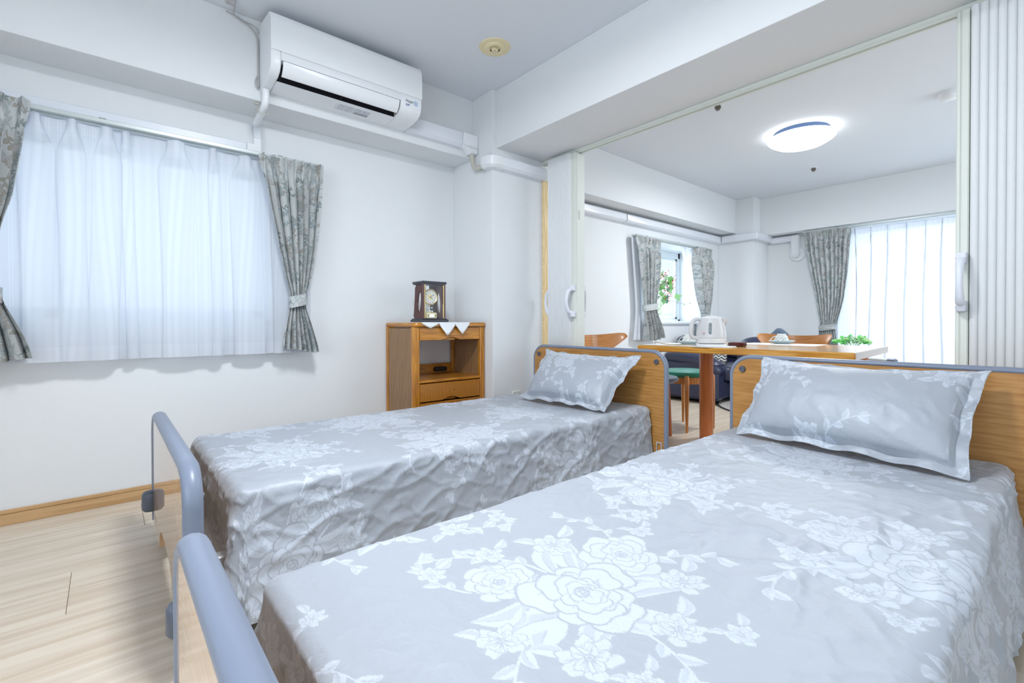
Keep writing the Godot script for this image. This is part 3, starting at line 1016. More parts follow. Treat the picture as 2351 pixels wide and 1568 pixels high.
func curtains() -> void:
	rail("grey double curtain rail over the bedroom window", V(-2.735, 1.716, 0.95), V(-2.735, 1.716, -0.94), V(1, 0, 0), "curtain rails", 0.074)
	sheer("white striped sheer curtain across the bedroom window", 2, -2.775, 0.672, 1.703, 0.95, -0.88, [[0.62, 0.01, 0.03], [0.45, 0.012, 0.045], [0.21, 0.012, 0.042], [0.10, 0.01, 0.034], [0.0, 0.014, 0.036], [-0.085, 0.01, 0.016], [-0.265, 0.024, 0.05], [-0.418, 0.01, 0.018], [-0.562, 0.02, 0.05], [-0.72, 0.012, 0.03]], "sheer curtains")
	drape("grey leaf-print curtain tied back right of the bedroom window", 2, -2.71, [[0.682, -0.709, -0.906], [0.80, -0.723, -0.874], [0.93, -0.748, -0.834], [0.978, -0.752, -0.836], [1.08, -0.728, -0.861], [1.25, -0.692, -0.893], [1.54, -0.639, -0.923], [1.715, -0.607, -0.94]], 7, 0.955, "leaf-print curtains", 0.4)
	drape("grey leaf-print curtain cut by the left frame edge at the bedroom window", 2, -2.71, [[0.682, 0.219, 0.52], [0.80, 0.252, 0.49], [0.93, 0.305, 0.42], [0.99, 0.318, 0.415], [1.08, 0.318, 0.43], [1.2, 0.308, 0.46], [1.34, 0.274, 0.50], [1.55, 0.243, 0.54], [1.735, 0.225, 0.56]], 7, 0.955, "leaf-print curtains", 1.7)
	rail("thin curtain rail over the bay window", V(-2.745, 1.70, -3.97), V(-2.745, 1.70, -5.54), V(1, 0, 0), "curtain rails")
	drape("grey leaf-print curtain left of the bay window, behind the wooden chair", 2, -2.735, [[0.662, -4.075, -4.425], [0.80, -4.08, -4.385], [0.948, -4.075, -4.325], [1.05, -4.062, -4.318], [1.36, -4.025, -4.375], [1.55, -4.01, -4.385], [1.69, -3.985, -4.395]], 5, 0.99, "leaf-print curtains", 2.9, 1.3)
	drape("grey leaf-print curtain right of the bay window, above the kettle", 2, -2.735, [[0.70, -5.24, -5.46], [0.80, -5.26, -5.44], [0.90, -5.28, -5.42], [0.95, -5.275, -5.43], [1.1, -5.22, -5.47], [1.36, -5.16, -5.50], [1.55, -5.115, -5.49], [1.70, -5.085, -5.485]], 5, 0.91, "leaf-print curtains", 4.2, 1.5)
	sheer("white sheer drawn aside left in the bay window", 2, -2.79, 0.66, 1.69, -3.98, -4.47, [[-4.08, 0.01, 0.02], [-4.2, 0.01, 0.02], [-4.32, 0.01, 0.02]], "sheer curtains", 0.0, [[0.66, -3.985, -4.40], [0.95, -4.02, -4.33], [1.3, -3.99, -4.40], [1.69, -3.95, -4.47]])
	sheer("white sheer drawn aside right in the bay window", 2, -2.79, 0.66, 1.69, -4.90, -5.48, [[-5.0, 0.01, 0.02], [-5.15, 0.01, 0.02], [-5.3, 0.01, 0.02]], "sheer curtains", 0.0, [[0.66, -5.22, -5.46], [0.92, -5.25, -5.43], [1.15, -5.13, -5.46], [1.4, -5.0, -5.47], [1.69, -4.89, -5.48]])
	rail("white curtain rail under the far beam", V(-1.96, 1.872, -6.12), V(0.75, 1.872, -6.12), V(0, 0, 1), "curtain rails", 0.17)
	sheer("white sheer curtain across the veranda door", 0, -6.16, 0.05, 1.845, -1.62, 0.75, [[-1.46, 0.014, 0.012], [-1.33, 0.008, 0.02], [-1.19, 0.008, 0.02], [-1.04, 0.012, 0.022], [-0.89, 0.01, 0.02], [-0.76, 0.01, 0.025], [-0.6, 0.01, 0.02], [-0.45, 0.01, 0.02], [-0.3, 0.01, 0.02], [-0.1, 0.01, 0.02], [0.2, 0.01, 0.02], [0.5, 0.01, 0.02]], "sheer curtains")
	drape("grey leaf-print curtain tied back left of the veranda door", 0, -6.10, [[0.08, -1.86, -1.54], [0.586, -1.809, -1.599], [0.734, -1.79, -1.628], [0.822, -1.779, -1.612], [1.029, -1.81, -1.565], [1.116, -1.824, -1.548], [1.43, -1.877, -1.515], [1.66, -1.915, -1.50], [1.865, -1.945, -1.49]], 9, 0.775, "leaf-print curtains", 5.5)


# ---------------------------------------------------------------- air conditioner, ducts, ceiling fittings
func lettering(text: String, h: float, at: Vector3, basis: Basis, mt: Material, parent: Node, called := "lettering") -> void:   # raised print, text baseline starts at `at`
	var tm := TextMesh.new()
	tm.text = text
	var ft := SystemFont.new()
	ft.font_names = PackedStringArray(["Droid Sans"])
	tm.font = ft
	tm.font_size = 32
	tm.pixel_size = h / 24.0
	tm.depth = 0.0006
	tm.horizontal_alignment = HORIZONTAL_ALIGNMENT_CENTER
	var o := obj(called, tm, mt, parent)
	o.transform = Transform3D(basis, at - org)


func air_conditioner() -> void:
	var t := thing("air_conditioner", "white wall-mounted air conditioner under the bedroom ceiling", "air conditioner", V(-2.5, 1.985, -0.982))
	var X := Transform3D(Basis(V(1, 0, 0), V(0, 1, 0), V(0, 0, 1)), Vector3.ZERO)
	var full := [Vector2(XS, 2.30), Vector2(-2.52, 2.303), Vector2(-2.43, 2.292), Vector2(-2.402, 2.272), Vector2(-2.395, 2.25), Vector2(-2.393, 2.11), Vector2(-2.388, 2.096), Vector2(-2.389, 2.06), Vector2(-2.395, 2.035), Vector2(-2.41, 2.016), Vector2(-2.44, 2.002), Vector2(-2.5, 1.993), Vector2(-2.59, 1.987), Vector2(XS, 1.99)]
	var mid := [Vector2(XS, 2.30), Vector2(-2.52, 2.303), Vector2(-2.43, 2.292), Vector2(-2.402, 2.272), Vector2(-2.395, 2.25), Vector2(-2.393, 2.11), Vector2(-2.388, 2.096), Vector2(-2.389, 2.066), Vector2(-2.43, 2.064), Vector2(-2.49, 2.03), Vector2(-2.49, 2.0), Vector2(-2.468, 1.997), Vector2(-2.5, 1.993), Vector2(-2.59, 1.987), Vector2(XS, 1.99)]
	var m := mb()
	m.prism(full, -0.632, -0.588, X, 0.004)
	m.prism(mid, -1.247, -0.632, X, 0.0002)
	m.prism(full, -1.376, -1.247, X, 0.004)
	obj("housing", m, M.white_plastic, t)
	m = mb()   # upper front cover
	m.prism([Vector2(-2.43, 2.291), Vector2(-2.40, 2.279), Vector2(-2.389, 2.262), Vector2(-2.384, 2.24), Vector2(-2.382, 2.108), Vector2(-2.386, 2.104), Vector2(-2.393, 2.106), Vector2(-2.395, 2.24), Vector2(-2.408, 2.268), Vector2(-2.434, 2.285)], -1.377, -0.587, X, 0.0015)
	obj("front_cover", m, M.white_gloss, t)
	m = mb()   # outlet lining
	m.prism([Vector2(-2.43, 2.0635), Vector2(-2.489, 2.03), Vector2(-2.489, 2.001), Vector2(-2.47, 1.998), Vector2(-2.474, 2.004), Vector2(-2.474, 2.022), Vector2(-2.425, 2.055)], -1.246, -0.633, X, 0.0002)
	obj("outlet_lining", m, M.slot_black, t)
	m = mb()
	m.prism([Vector2(-2.389, 2.063), Vector2(-2.391, 2.045), Vector2(-2.399, 2.025), Vector2(-2.413, 2.009), Vector2(-2.425, 2.003), Vector2(-2.428, 2.007), Vector2(-2.416, 2.014), Vector2(-2.404, 2.03), Vector2(-2.397, 2.047), Vector2(-2.395, 2.063)], -1.238, -0.641, X, 0.001)
	obj("air_louver", m, M.white_plastic, t)
	m = mb()
	m.span(V(-2.465, 2.001, -0.934), V(-2.43, 2.02, -0.937), 0.0005)
	obj("louver_vane", m, M.slot_black, t)
	# marks on the right end of the front
	var B := Basis(V(0, 0, -1), V(0, 1, 0), V(1, 0, 0))
	var lean := Basis(V(0, 0, -1), V(0.12, 0.99, 0), V(0.99, -0.12, 0))
	m = mb()
	for a in 3:   # three lozenges meeting at a point
		var q := PI / 2 + TAU * a / 3
		var c := Vector2(-1.281, 2.074)
		var pts := []
		for w in [[0.0, 0.0], [0.0058, -0.52], [0.01, 0.0], [0.0058, 0.52]]: pts.append(c + Vector2.from_angle(q + w[1]) * w[0] * Vector2(1, 1))
		var P := []
		for p in pts: P.append(V(-2.3878, p.y, -1.281 - (p.x + 1.281)))
		m.group(-1)
		m.quad(P[0], P[1], P[2], P[3])
	obj("emblem", m, M.print_grey, t)
	lettering("MITSUBISHI", 0.0052, V(-2.3876, 2.074, -1.306), B, M.print_grey, t)
	lettering("ELECTRIC", 0.0052, V(-2.3876, 2.067, -1.303), B, M.print_grey, t)
	m = mb()   # two brush characters as strokes
	for q in [[0, 0, 7, 1], [3, -2, 1, 3], [0, -2, 7, 1], [1, -5, 5, 1], [0, -7, 3, 1], [4, -7, 3, 1], [1, -9, 1, 3], [5, -9, 1, 3], [12, 0, 1, 8], [10, -2, 1, 6], [14, -2, 1, 6], [10, -7, 5, 1], [17, 0, 4, 1], [16, -3, 6, 1], [19, -1, 1, 8], [17, -6, 4, 1]]:
		var s := 0.0011
		m.span(V(-2.390, 2.058 + q[1] * s, -1.276 - q[0] * s), V(-2.388, 2.058 + q[1] * s + (-q[3] if q[3] > 1 else -0.6) * s, -1.276 - (q[0] + q[2]) * s), 0.0001)
	obj("lettering", m, M.print_blue, t)
	m = mb()
	m.prism(rounded(1.326, 2.058, 1.349, 2.083, [0.001, 0.001, 0.001, 0.001], 2), 0.0, 0.0008, Transform3D(B, V(-2.3883, 0, 0)), 0.0002)
	obj("sensor_window", m, M.panel_blue, t)
	for k in 3: lettering(["-", "- -----", "- ---"][k], 0.004, V(-2.392 - k * 0.004, 2.042 - k * 0.007, -1.332 - k * 0.004), lean, M.print_grey, t, "indicator")
	# printed data label along the underside
	m = mb()
	var lab := mat("data_label", Color.WHITE, 0.5)
	lab.albedo_texture = stripes(192, 48, func(x: int, y: int) -> Color:
		var bg := rgb(226, 230, 236)
		var line := (y % 8) < 4
		if x > 110 and y > 28: return rgb(90, 94, 104) if (y % 6) < 4 and (x % 7) else bg
		if x < 12 or (x % 48) < 5 or not line: return bg
		return rgb(150, 156, 166) if nz.get_noise_2d(x * 30.0, (y / 8) * 90.0) > -0.12 else bg)
	m.group(-1)
	m.quad(V(-2.56, 1.9886, -0.937), V(-2.56, 1.9886, -1.12), V(-2.50, 1.9922, -1.12), V(-2.50, 1.9922, -0.937), Vector2(0, 1), Vector2(1, 1), Vector2(1, 0), Vector2(0, 0))
	obj("data_label", m, lab, t)
	# pipes and covers
	m = start(V(-2.56, 1.985, -0.607))
	m.tube(curve([V(-2.572, 1.988, -0.607), V(-2.572, 1.95, -0.607), V(-2.585, 1.918, -0.606), V(-2.63, 1.902, -0.605), V(-2.72, 1.895, -0.608), V(-2.797, 1.893, -0.612)]), 0.0165, 14)
	var hose := thing("drain_hose", "white drain hose bending under the soffit below the air conditioner", "hose", org)
	obj("hose_tube", m, M.white_plastic, hose)
	m = mb()
	m.tube(curve([V(-2.64, 1.925, -0.586), V(-2.625, 1.884, -0.590), V(-2.618, 1.880, -0.608), V(-2.622, 1.888, -0.626), V(-2.635, 1.92, -0.628)], 4), 0.0025, 6)
	m.span(V(-2.648, 1.93, -0.572), V(-2.63, 1.938, -0.592), 0.001)
	obj("hose_clip", m, M.beige_pipe, hose)
	var dct := thing("duct_cover", "white flat duct cover along the bedroom window head, turning up to the hose", "duct", V(XW, 1.72, -0.2), "plastic duct covers")
	m = mb()
	m.span(V(XW, 1.722, 1.55), V(XW + 0.03, 1.787, -0.572), 0.004)
	obj("duct_length", m, M.duct_plastic, dct)
	m = mb()
	m.prism([Vector2(0.572, 1.72), Vector2(0.641, 1.72), Vector2(0.641, 1.822), Vector2(0.604, 1.822), Vector2(0.604, 1.79), Vector2(0.572, 1.79)], 0, 0.034, Transform3D(B, V(XW, 0, 0)), 0.003)
	obj("duct_elbow", m, M.white_plastic, dct)
	m = mb()
	m.span(V(XW, 1.822, -0.606), V(XW + 0.032, 1.895, -0.639), 0.003)
	m.span(V(XW, 1.88, -0.595), V(XW + 0.008, 1.90, -0.606), 0.001)
	obj("duct_length", m, M.duct_plastic, dct)
	dct = thing("duct_cover", "white duct cover on the soffit right of the air conditioner", "duct", V(XS, 2.0, -1.6), "plastic duct covers")
	var prof := [Vector2(XS, 1.985), Vector2(-2.572, 1.985), Vector2(-2.552, 2.004), Vector2(-2.548, 2.07), Vector2(-2.552, 2.075), Vector2(XS, 2.077)]
	m = mb()
	m.prism(prof, -1.772, -1.376, X, 0.0005)
	obj("duct_length", m, M.duct_plastic, dct)
	m = mb()
	m.prism([Vector2(XS, 1.985), Vector2(-2.57, 1.983), Vector2(-2.547, 2.003), Vector2(-2.544, 2.073), Vector2(-2.55, 2.079), Vector2(XS, 2.081)], -1.892, -1.774, X, 0.002)
	m.prism([Vector2(1.80, 1.988), Vector2(1.84, 1.955), Vector2(1.888, 1.955), Vector2(1.888, 1.988)], 0, 0.065, Transform3D(B, V(XS, 0, 0)), 0.003)
	obj("duct_end", m, M.white_plastic, dct)
	m = start(V(-2.57, 1.95, -1.86))
	m.tube(curve([V(-2.575, 1.965, -1.862), V(-2.573, 1.93, -1.862), V(-2.562, 1.885, -1.862), V(-2.53, 1.853, -1.862), V(-2.48, 1.85, -1.862), V(-2.43, 1.856, -1.862)]), 0.015, 12)
	solo("coolant_pipe", "beige insulated pipe hanging between two duct covers", "pipe", m, M.beige_pipe)
	dct = thing("duct_cover", "white duct cover wrapped round the column to the folding door", "duct", V(XC, 1.87, -2.0), "plastic duct covers")
	m = mb()
	var pf := [Vector2(0, 1.822), Vector2(0.04, 1.826), Vector2(0.056, 1.842), Vector2(0.058, 1.894), Vector2(0.05, 1.90), Vector2(0, 1.902)]
	var px := []
	for p in pf: px.append(Vector2(XC + p.x, p.y))
	m.prism(px, -2.326, -1.952, X, 0.0005)
	obj("duct_length", m, M.duct_plastic, dct)
	# corner piece: same profile swept round the column edge
	m = mb()
	var ring := []
	for k in 9:
		var st: Array = []
		for p in pf:
			var q: Vector3
			if k == 0: q = V(-2.445, p.y, ZC + p.x)
			elif k == 8: q = V(XC + p.x, p.y, -1.954)
			else:
				var a := PI / 2 * (k - 1) / 6.0
				q = V(XC - 0.012, p.y, ZC - 0.012) + V(sin(a), 0, cos(a)) * (p.x + 0.014)
			st.append(q * V(1, 1, 1))
		ring.append(st)
	for k in 8:
		for i in 6:
			var j := (i + 1) % 6
			m.group(i)
			m.quad(ring[k][i], ring[k + 1][i], ring[k + 1][j], ring[k][j])
	m.group(-1)
	for i in range(1, 5): m.tri(ring[0][0], ring[0][i], ring[0][i + 1])
	obj("duct_corner", m, M.white_plastic, dct)
	# living room duct
	dct = thing("duct_cover", "long white duct cover under the living room soffit, left of the far column", "duct", V(-2.8, 1.83, -4.2), "plastic duct covers")
	var pr2 := [Vector2(XW, 1.815), Vector2(XW + 0.055, 1.819), Vector2(XW + 0.07, 1.835), Vector2(XW + 0.07, 1.892), Vector2(XW + 0.06, 1.90), Vector2(XW, 1.90)]
	for q in [[-2.45, -3.86], [-3.875, -5.83]]:
		m = mb()
		m.prism(pr2, q[1], q[0], X, 0.0015)
		obj("duct_length", m, M.duct_plastic, dct)
	m = mb()
	m.prism([Vector2(XW, 1.812), Vector2(XW + 0.06, 1.816), Vector2(XW + 0.075, 1.832), Vector2(XW + 0.075, 1.896), Vector2(XW + 0.06, 1.905), Vector2(XW, 1.905)], -5.874, -5.825, X, 0.003)
	obj("duct_corner", m, M.white_plastic, dct)
	dct = thing("duct_cover", "white duct cover round the far column, ending in a round wall cap", "duct", V(-2.4, 1.83, -5.9), "plastic duct covers")
	m = mb()
	m.span(V(XW + 0.076, 1.815, -5.874), V(-2.40, 1.90, -5.80), 0.012)
	m.span(V(-2.42, 1.815, -5.80), V(-2.335, 1.90, ZF), 0.012)
	m.span(V(-2.36, 1.80, ZF), V(-2.10, 1.872, ZF + 0.07), 0.012)
	obj("duct_length", m, M.duct_plastic, dct)
	m = mb()
	m.span(V(-2.125, 1.64, ZF), V(-2.035, 1.876, ZF + 0.075), 0.014)
	m.lathe([Vector2(0.0, 0.0), Vector2(0.085, 0.0), Vector2(0.085, 0.014), Vector2(0.078, 0.024), Vector2(0, 0.026)], V(-2.07, 1.645, ZF), 28, Basis(V(1, 0, 0), V(0, 0, 1), V(0, -1, 0)))
	m.lathe([Vector2(0.045, 0.0), Vector2(0.045, 0.055), Vector2(0.03, 0.072), Vector2(0, 0.077)], V(-2.08, 1.648, ZF), 24, Basis(V(1, 0, 0), V(0, 0, 1), V(0, -1, 0)))
	obj("wall_cap", m, M.white_plastic, dct)
	# wires at the left end of the unit
	t = thing("power_cable", "thin grey cables running from the ceiling plug to the air conditioner", "cable", V(-2.6, 2.2, -0.55))
	m = mb()
	m.tube(curve([V(-2.515, 2.328, -0.462), V(-2.535, 2.318, -0.468), V(-2.575, 2.312, -0.47), V(-2.596, 2.305, -0.488), V(-2.60, 2.292, -0.53), V(-2.60, 2.27, -0.56), V(-2.602, 2.235, -0.578), V(-2.603, 2.15, -0.581), V(-2.603, 2.05, -0.581), V(-2.60, 2.0, -0.583)]), 0.0035, 7)
	obj("cord", m, M.wire_grey, t)
	m = mb()
	m.tube(curve([V(-2.604, 2.322, -0.445), V(-2.604, 2.315, -0.48), V(-2.600, 2.302, -0.52), V(-2.598, 2.298, -0.55), V(-2.595, 2.285, -0.572), V(-2.592, 2.262, -0.582)]), 0.0028, 6)
	obj("cord", m, M.wire_grey, t)
	m = mb()
	m.tube(curve([V(-2.604, 2.06, -0.580), V(-2.604, 2.035, -0.570), V(-2.604, 2.01, -0.571), V(-2.602, 1.99, -0.581)]), 0.0035, 6)
	obj("cord", m, M.wire_grey, t)
	m = mb()
	m.span(V(-2.53, 2.31, -0.427), V(-2.50, 2.334, -0.468), 0.005)
	obj("plug", m, M.wire_grey, t)
	# ceiling fittings
	t = thing("ceiling_rosette", "round cream lamp socket on the bedroom ceiling", "ceiling rosette", V(-2.022, YC, -1.618))
	m = mb()
	m.lathe([Vector2(0.03, -0.012), Vector2(0.048, -0.016), Vector2(0.054, -0.014), Vector2(0.058, -0.006), Vector2(0.084, -0.005), Vector2(0.087, 0)], org, 40)
	obj("rosette_plate", m, M.cream_plastic, t)
	m = mb()
	m.lathe([Vector2(0.0, -0.006), Vector2(0.046, -0.006), Vector2(0.05, -0.014)], org, 32)
	obj("rosette_recess", m, M.cream_plastic, t)
	m = mb()
	m.lathe([Vector2(0, -0.02), Vector2(0.017, -0.02), Vector2(0.019, -0.018), Vector2(0.019, -0.006)], org, 24)
	obj("rosette_hub", m, M.cream_plastic, t)
	m = mb()
	m.lathe([Vector2(0, -0.0212), Vector2(0.0025, -0.0212), Vector2(0.0025, -0.0195)], org, 10)
	obj("contact_hole", m, M.socket_black, t)
	for k in 4:
		var a := PI / 4 + k * PI / 2 - 0.861
		m = mb()
		m.box(org + V(cos(a) * 0.032, -0.0065, sin(a) * 0.032), V(0.009, 0.003, 0.009), 0.001)
		obj("contact_hole", m, M.socket_black, t)
	t = thing("sprinkler_head", "small metal sprinkler head near the folding door track", "sprinkler", V(-1.561, YC, -3.222), "sprinkler heads")
	m = mb()
	m.lathe([Vector2(0.0, -0.004), Vector2(0.04, -0.004), Vector2(0.042, 0)], org, 24)
	obj("collar", m, M.white_plastic, t)
	m = mb()
	m.lathe([Vector2(0, -0.034), Vector2(0.013, -0.034), Vector2(0.014, -0.024), Vector2(0.02, -0.022), Vector2(0.021, -0.012), Vector2(0.016, -0.004)], org, 16)
	obj("nozzle", m, M.sprinkler_metal, t)
	copy(t, "small metal sprinkler head beyond the round ceiling lamp", V(-1.585, YC, -5.237))
	t = thing("smoke_detector", "white round smoke detector on the living room ceiling", "smoke detector", V(-0.488, YC, -4.196))
	m = mb()
	m.lathe([Vector2(0.03, -0.05), Vector2(0.045, -0.046), Vector2(0.056, -0.036), Vector2(0.06, -0.026), Vector2(0.06, 0)], org, 32)
	obj("detector_body", m, M.white_plastic, t)
	m = mb()
	m.lathe([Vector2(0, -0.054), Vector2(0.024, -0.053), Vector2(0.032, -0.049)], org, 24)
	obj("detector_cap", m, M.white_gloss, t)
	m = start(V(XC, 0.33, -2.09))
	m.span(V(XC, 0.295, -2.055), V(XC + 0.009, 0.374, -2.125), 0.003)
	solo("wall_outlet", "ivory outlet cover low on the column behind the wall-side bed", "outlet", m, M.post_vinyl)


# ---------------------------------------------------------------- folding doors
func handle(parent: Node, at: Vector3, d: Vector3, k := 1.0, called := "door_handle") -> void:   # C-shaped pull, d points away from the door
	var m := mb()
	var pts := curve([at + V(0, 0.082, 0) + d * 0.012, at + V(0, 0.07, 0) + d * 0.05 * k, at + V(0, 0.045, 0) + d * 0.068 * k, at + d * 0.078 * k, at + V(0, -0.045, 0) + d * 0.068 * k, at + V(0, -0.07, 0) + d * 0.05 * k, at + V(0, -0.082, 0) + d * 0.012])
	var rad := []
	for i in pts.size(): rad.append(0.010 + 0.005 * absf(2.0 * i / (pts.size() - 1) - 1.0))
	m.tube(pts, rad, 10, 1.0, Vector3.UP)
	for s in [-1.0, 1.0]:
		var side := d.cross(Vector3.UP).normalized()
		m.prism([Vector2(0, -0.018), Vector2(0.03 * k, -0.014), Vector2(0.05 * k, 0.0), Vector2(0.04 * k, 0.02), Vector2(0, 0.024)] if s > 0 else [Vector2(0, 0.018), Vector2(0.03 * k, 0.014), Vector2(0.05 * k, 0.0), Vector2(0.04 * k, -0.02), Vector2(0, -0.024)], -0.014, 0.014, Transform3D(Basis(d, Vector3.UP, side), at + V(0, 0.082 * s, 0)), 0.003)
	obj(called, m, M.handle_plastic, parent)


func folding_doors() -> void:
	var m := start(V(-0.6, 1.945, -2.35))
	m.span(V(XC + 0.001, 1.945, ZT), V(1.19, 1.9635, -2.374), 0.002)
	m.span(V(XC + 0.001, 1.938, ZT - 0.004), V(1.19, 1.947, ZT - 0.016), 0.001)
	m.span(V(XC + 0.001, 1.938, ZT - 0.03), V(1.19, 1.947, ZT - 0.042), 0.001)
	solo("door_track", "ivory folding door track under the ceiling beam", "door track", m, M.post_vinyl)
	var t := thing("folding_door", "white folding door pushed together at the column", "folding door", V(-2.2, 0.015, -2.345), "folding doors")
	m = mb()
	var n := 13
	var w := 0.19
	var out := []
	for i in n * 8 + 1:
		var u := float(i) / (n * 8)
		out.append(Vector2(-2.297 + w * u, -2.304 + 0.011 * absf(sin(PI * n * u))))
	for i in 7:
		var a := PI / 2 * i / 6.0
		out.append(Vector2(-2.107 + sin(a) * 0.014, -2.318 + cos(a) * 0.018))
	out.append(Vector2(-2.093, -2.37))
	for i in n * 8 + 1:
		var u := 1.0 - float(i) / (n * 8)
		out.append(Vector2(-2.297 + w * u, -2.390 - 0.007 * absf(sin(PI * n * u))))
	m.prism(out, -1.938, -0.015, Transform3D(Basis(V(1, 0, 0), V(0, 0, 1), V(0, -1, 0)), Vector3.ZERO), 0.001)
	obj("pleats", m, M.pleat_vinyl, t)
	m = mb()
	m.span(V(-2.112, 0.015, -2.31), V(-2.082, 1.938, -2.385), 0.004)
	m.span(V(-2.085, 0.015, -2.304), V(-2.052, 1.938, -2.391), 0.006)
	m.span(V(-2.055, 0.015, -2.312), V(-2.040, 1.925, -2.383), 0.003)
	obj("leading_post", m, M.post_vinyl, t)
	m = mb()
	m.span(V(-2.041, 1.50, -2.322), V(-2.0385, 1.56, -2.332), 0.0005)
	obj("latch_slot", m, M.wire_grey, t)
	handle(t, V(-2.062, 0.972, -2.304), V(0, 0, 1))
	handle(t, V(-2.068, 0.972, -2.391), V(-0.3, 0, -0.95), 0.55)
	handle(t, V(-2.304, 0.972, -2.345), V(-0.94, 0, 0.34), 0.62)
	t = thing("folding_door", "white folding door hanging in wide pleats at the right", "folding door", V(0.0, 0.015, -2.345), "folding doors")
	for i in 18:
		m = mb()
		var x := -0.2025 + i * 0.0222
		m.prism(rounded(x - 0.0113, -2.392, x + 0.0113, -2.298, [0.011, 0.011, 0.011, 0.011], 6), -1.938 + 0.002 * sin(i * 2.0), -0.015, Transform3D(Basis(V(1, 0, 0), V(0, 0, 1), V(0, -1, 0)), Vector3.ZERO), 0.002)
		obj("pleat", m, M.pleat_vinyl, t)
	m = mb()
	m.span(V(-0.251, 0.015, -2.312), V(-0.238, 1.938, -2.383), 0.003)
	m.span(V(-0.239, 0.015, -2.306), V(-0.216, 1.938, -2.391), 0.004)
	obj("leading_post", m, M.post_vinyl, t)
	handle(t, V(-0.232, 0.972, -2.306), V(0, 0, 1))
	handle(t, V(-0.232, 0.972, -2.391), V(0, 0, -1))


# ---------------------------------------------------------------- beds
func board(t: Node3D, called: String, x0: float, x1: float, z: float, y0: float, y1: float, th: float, band: Array, face: Material, arch: bool) -> Node3D:
	var X := Transform3D(Basis.IDENTITY, V(0, 0, z))
	var out: Array
	var r := 0.085
	var i := 0.006
	if arch:
		var c := (x0 + x1) * 0.5
		out = [Vector2(x0 + i, y0), Vector2(x0 + 0.29, y0)]
		out += curve([Vector2(x0 + 0.29, y0), Vector2(x0 + 0.315, y0 + 0.05), Vector2(x0 + 0.37, y0 + 0.08), Vector2(c, y0 + 0.09), Vector2(x1 - 0.37, y0 + 0.08), Vector2(x1 - 0.315, y0 + 0.05), Vector2(x1 - 0.29, y0)], 5).slice(1)
		out += [Vector2(x1 - i, y0)]
	else:
		out = [Vector2(x0 + i, y0), Vector2(x1 - i, y0)]
	for k in 9:
		var a := PI / 2 * k / 8
		out.append(Vector2(x1 - i - r + cos(a) * r, y1 - i - r + sin(a) * r))
	for k in 9:
		var a := PI / 2 + PI / 2 * k / 8
		out.append(Vector2(x0 + i + r + cos(a) * r, y1 - i - r + sin(a) * r))
	var m := mb()
	m.prism(out, -th / 2, th / 2, X, 0.001, true)
	var o := obj(called, m, face, t)
	m = mb()
	var path := [V(x0 + 0.006, y0 + 0.01, z)]
	path.append(V(x0 + 0.006, y1 - r - 0.02, z))
	for k in 11:
		var a := PI - PI / 2 * k / 10
		path.append(V(x0 + 0.006 + r + cos(a) * r, y1 - 0.006 - r + sin(a) * r, z))
	for k in 11:
		var a := PI / 2 - PI / 2 * k / 10
		path.append(V(x1 - 0.006 - r + cos(a) * r, y1 - 0.006 - r + sin(a) * r, z))
	path.append(V(x1 - 0.006, y0 + 0.01, z))
	m.tube(path, band[0], 14, band[1] / band[0], V(-1, 0, 0))
	obj("edge_band", m, M.edge_grey, o)
	return o


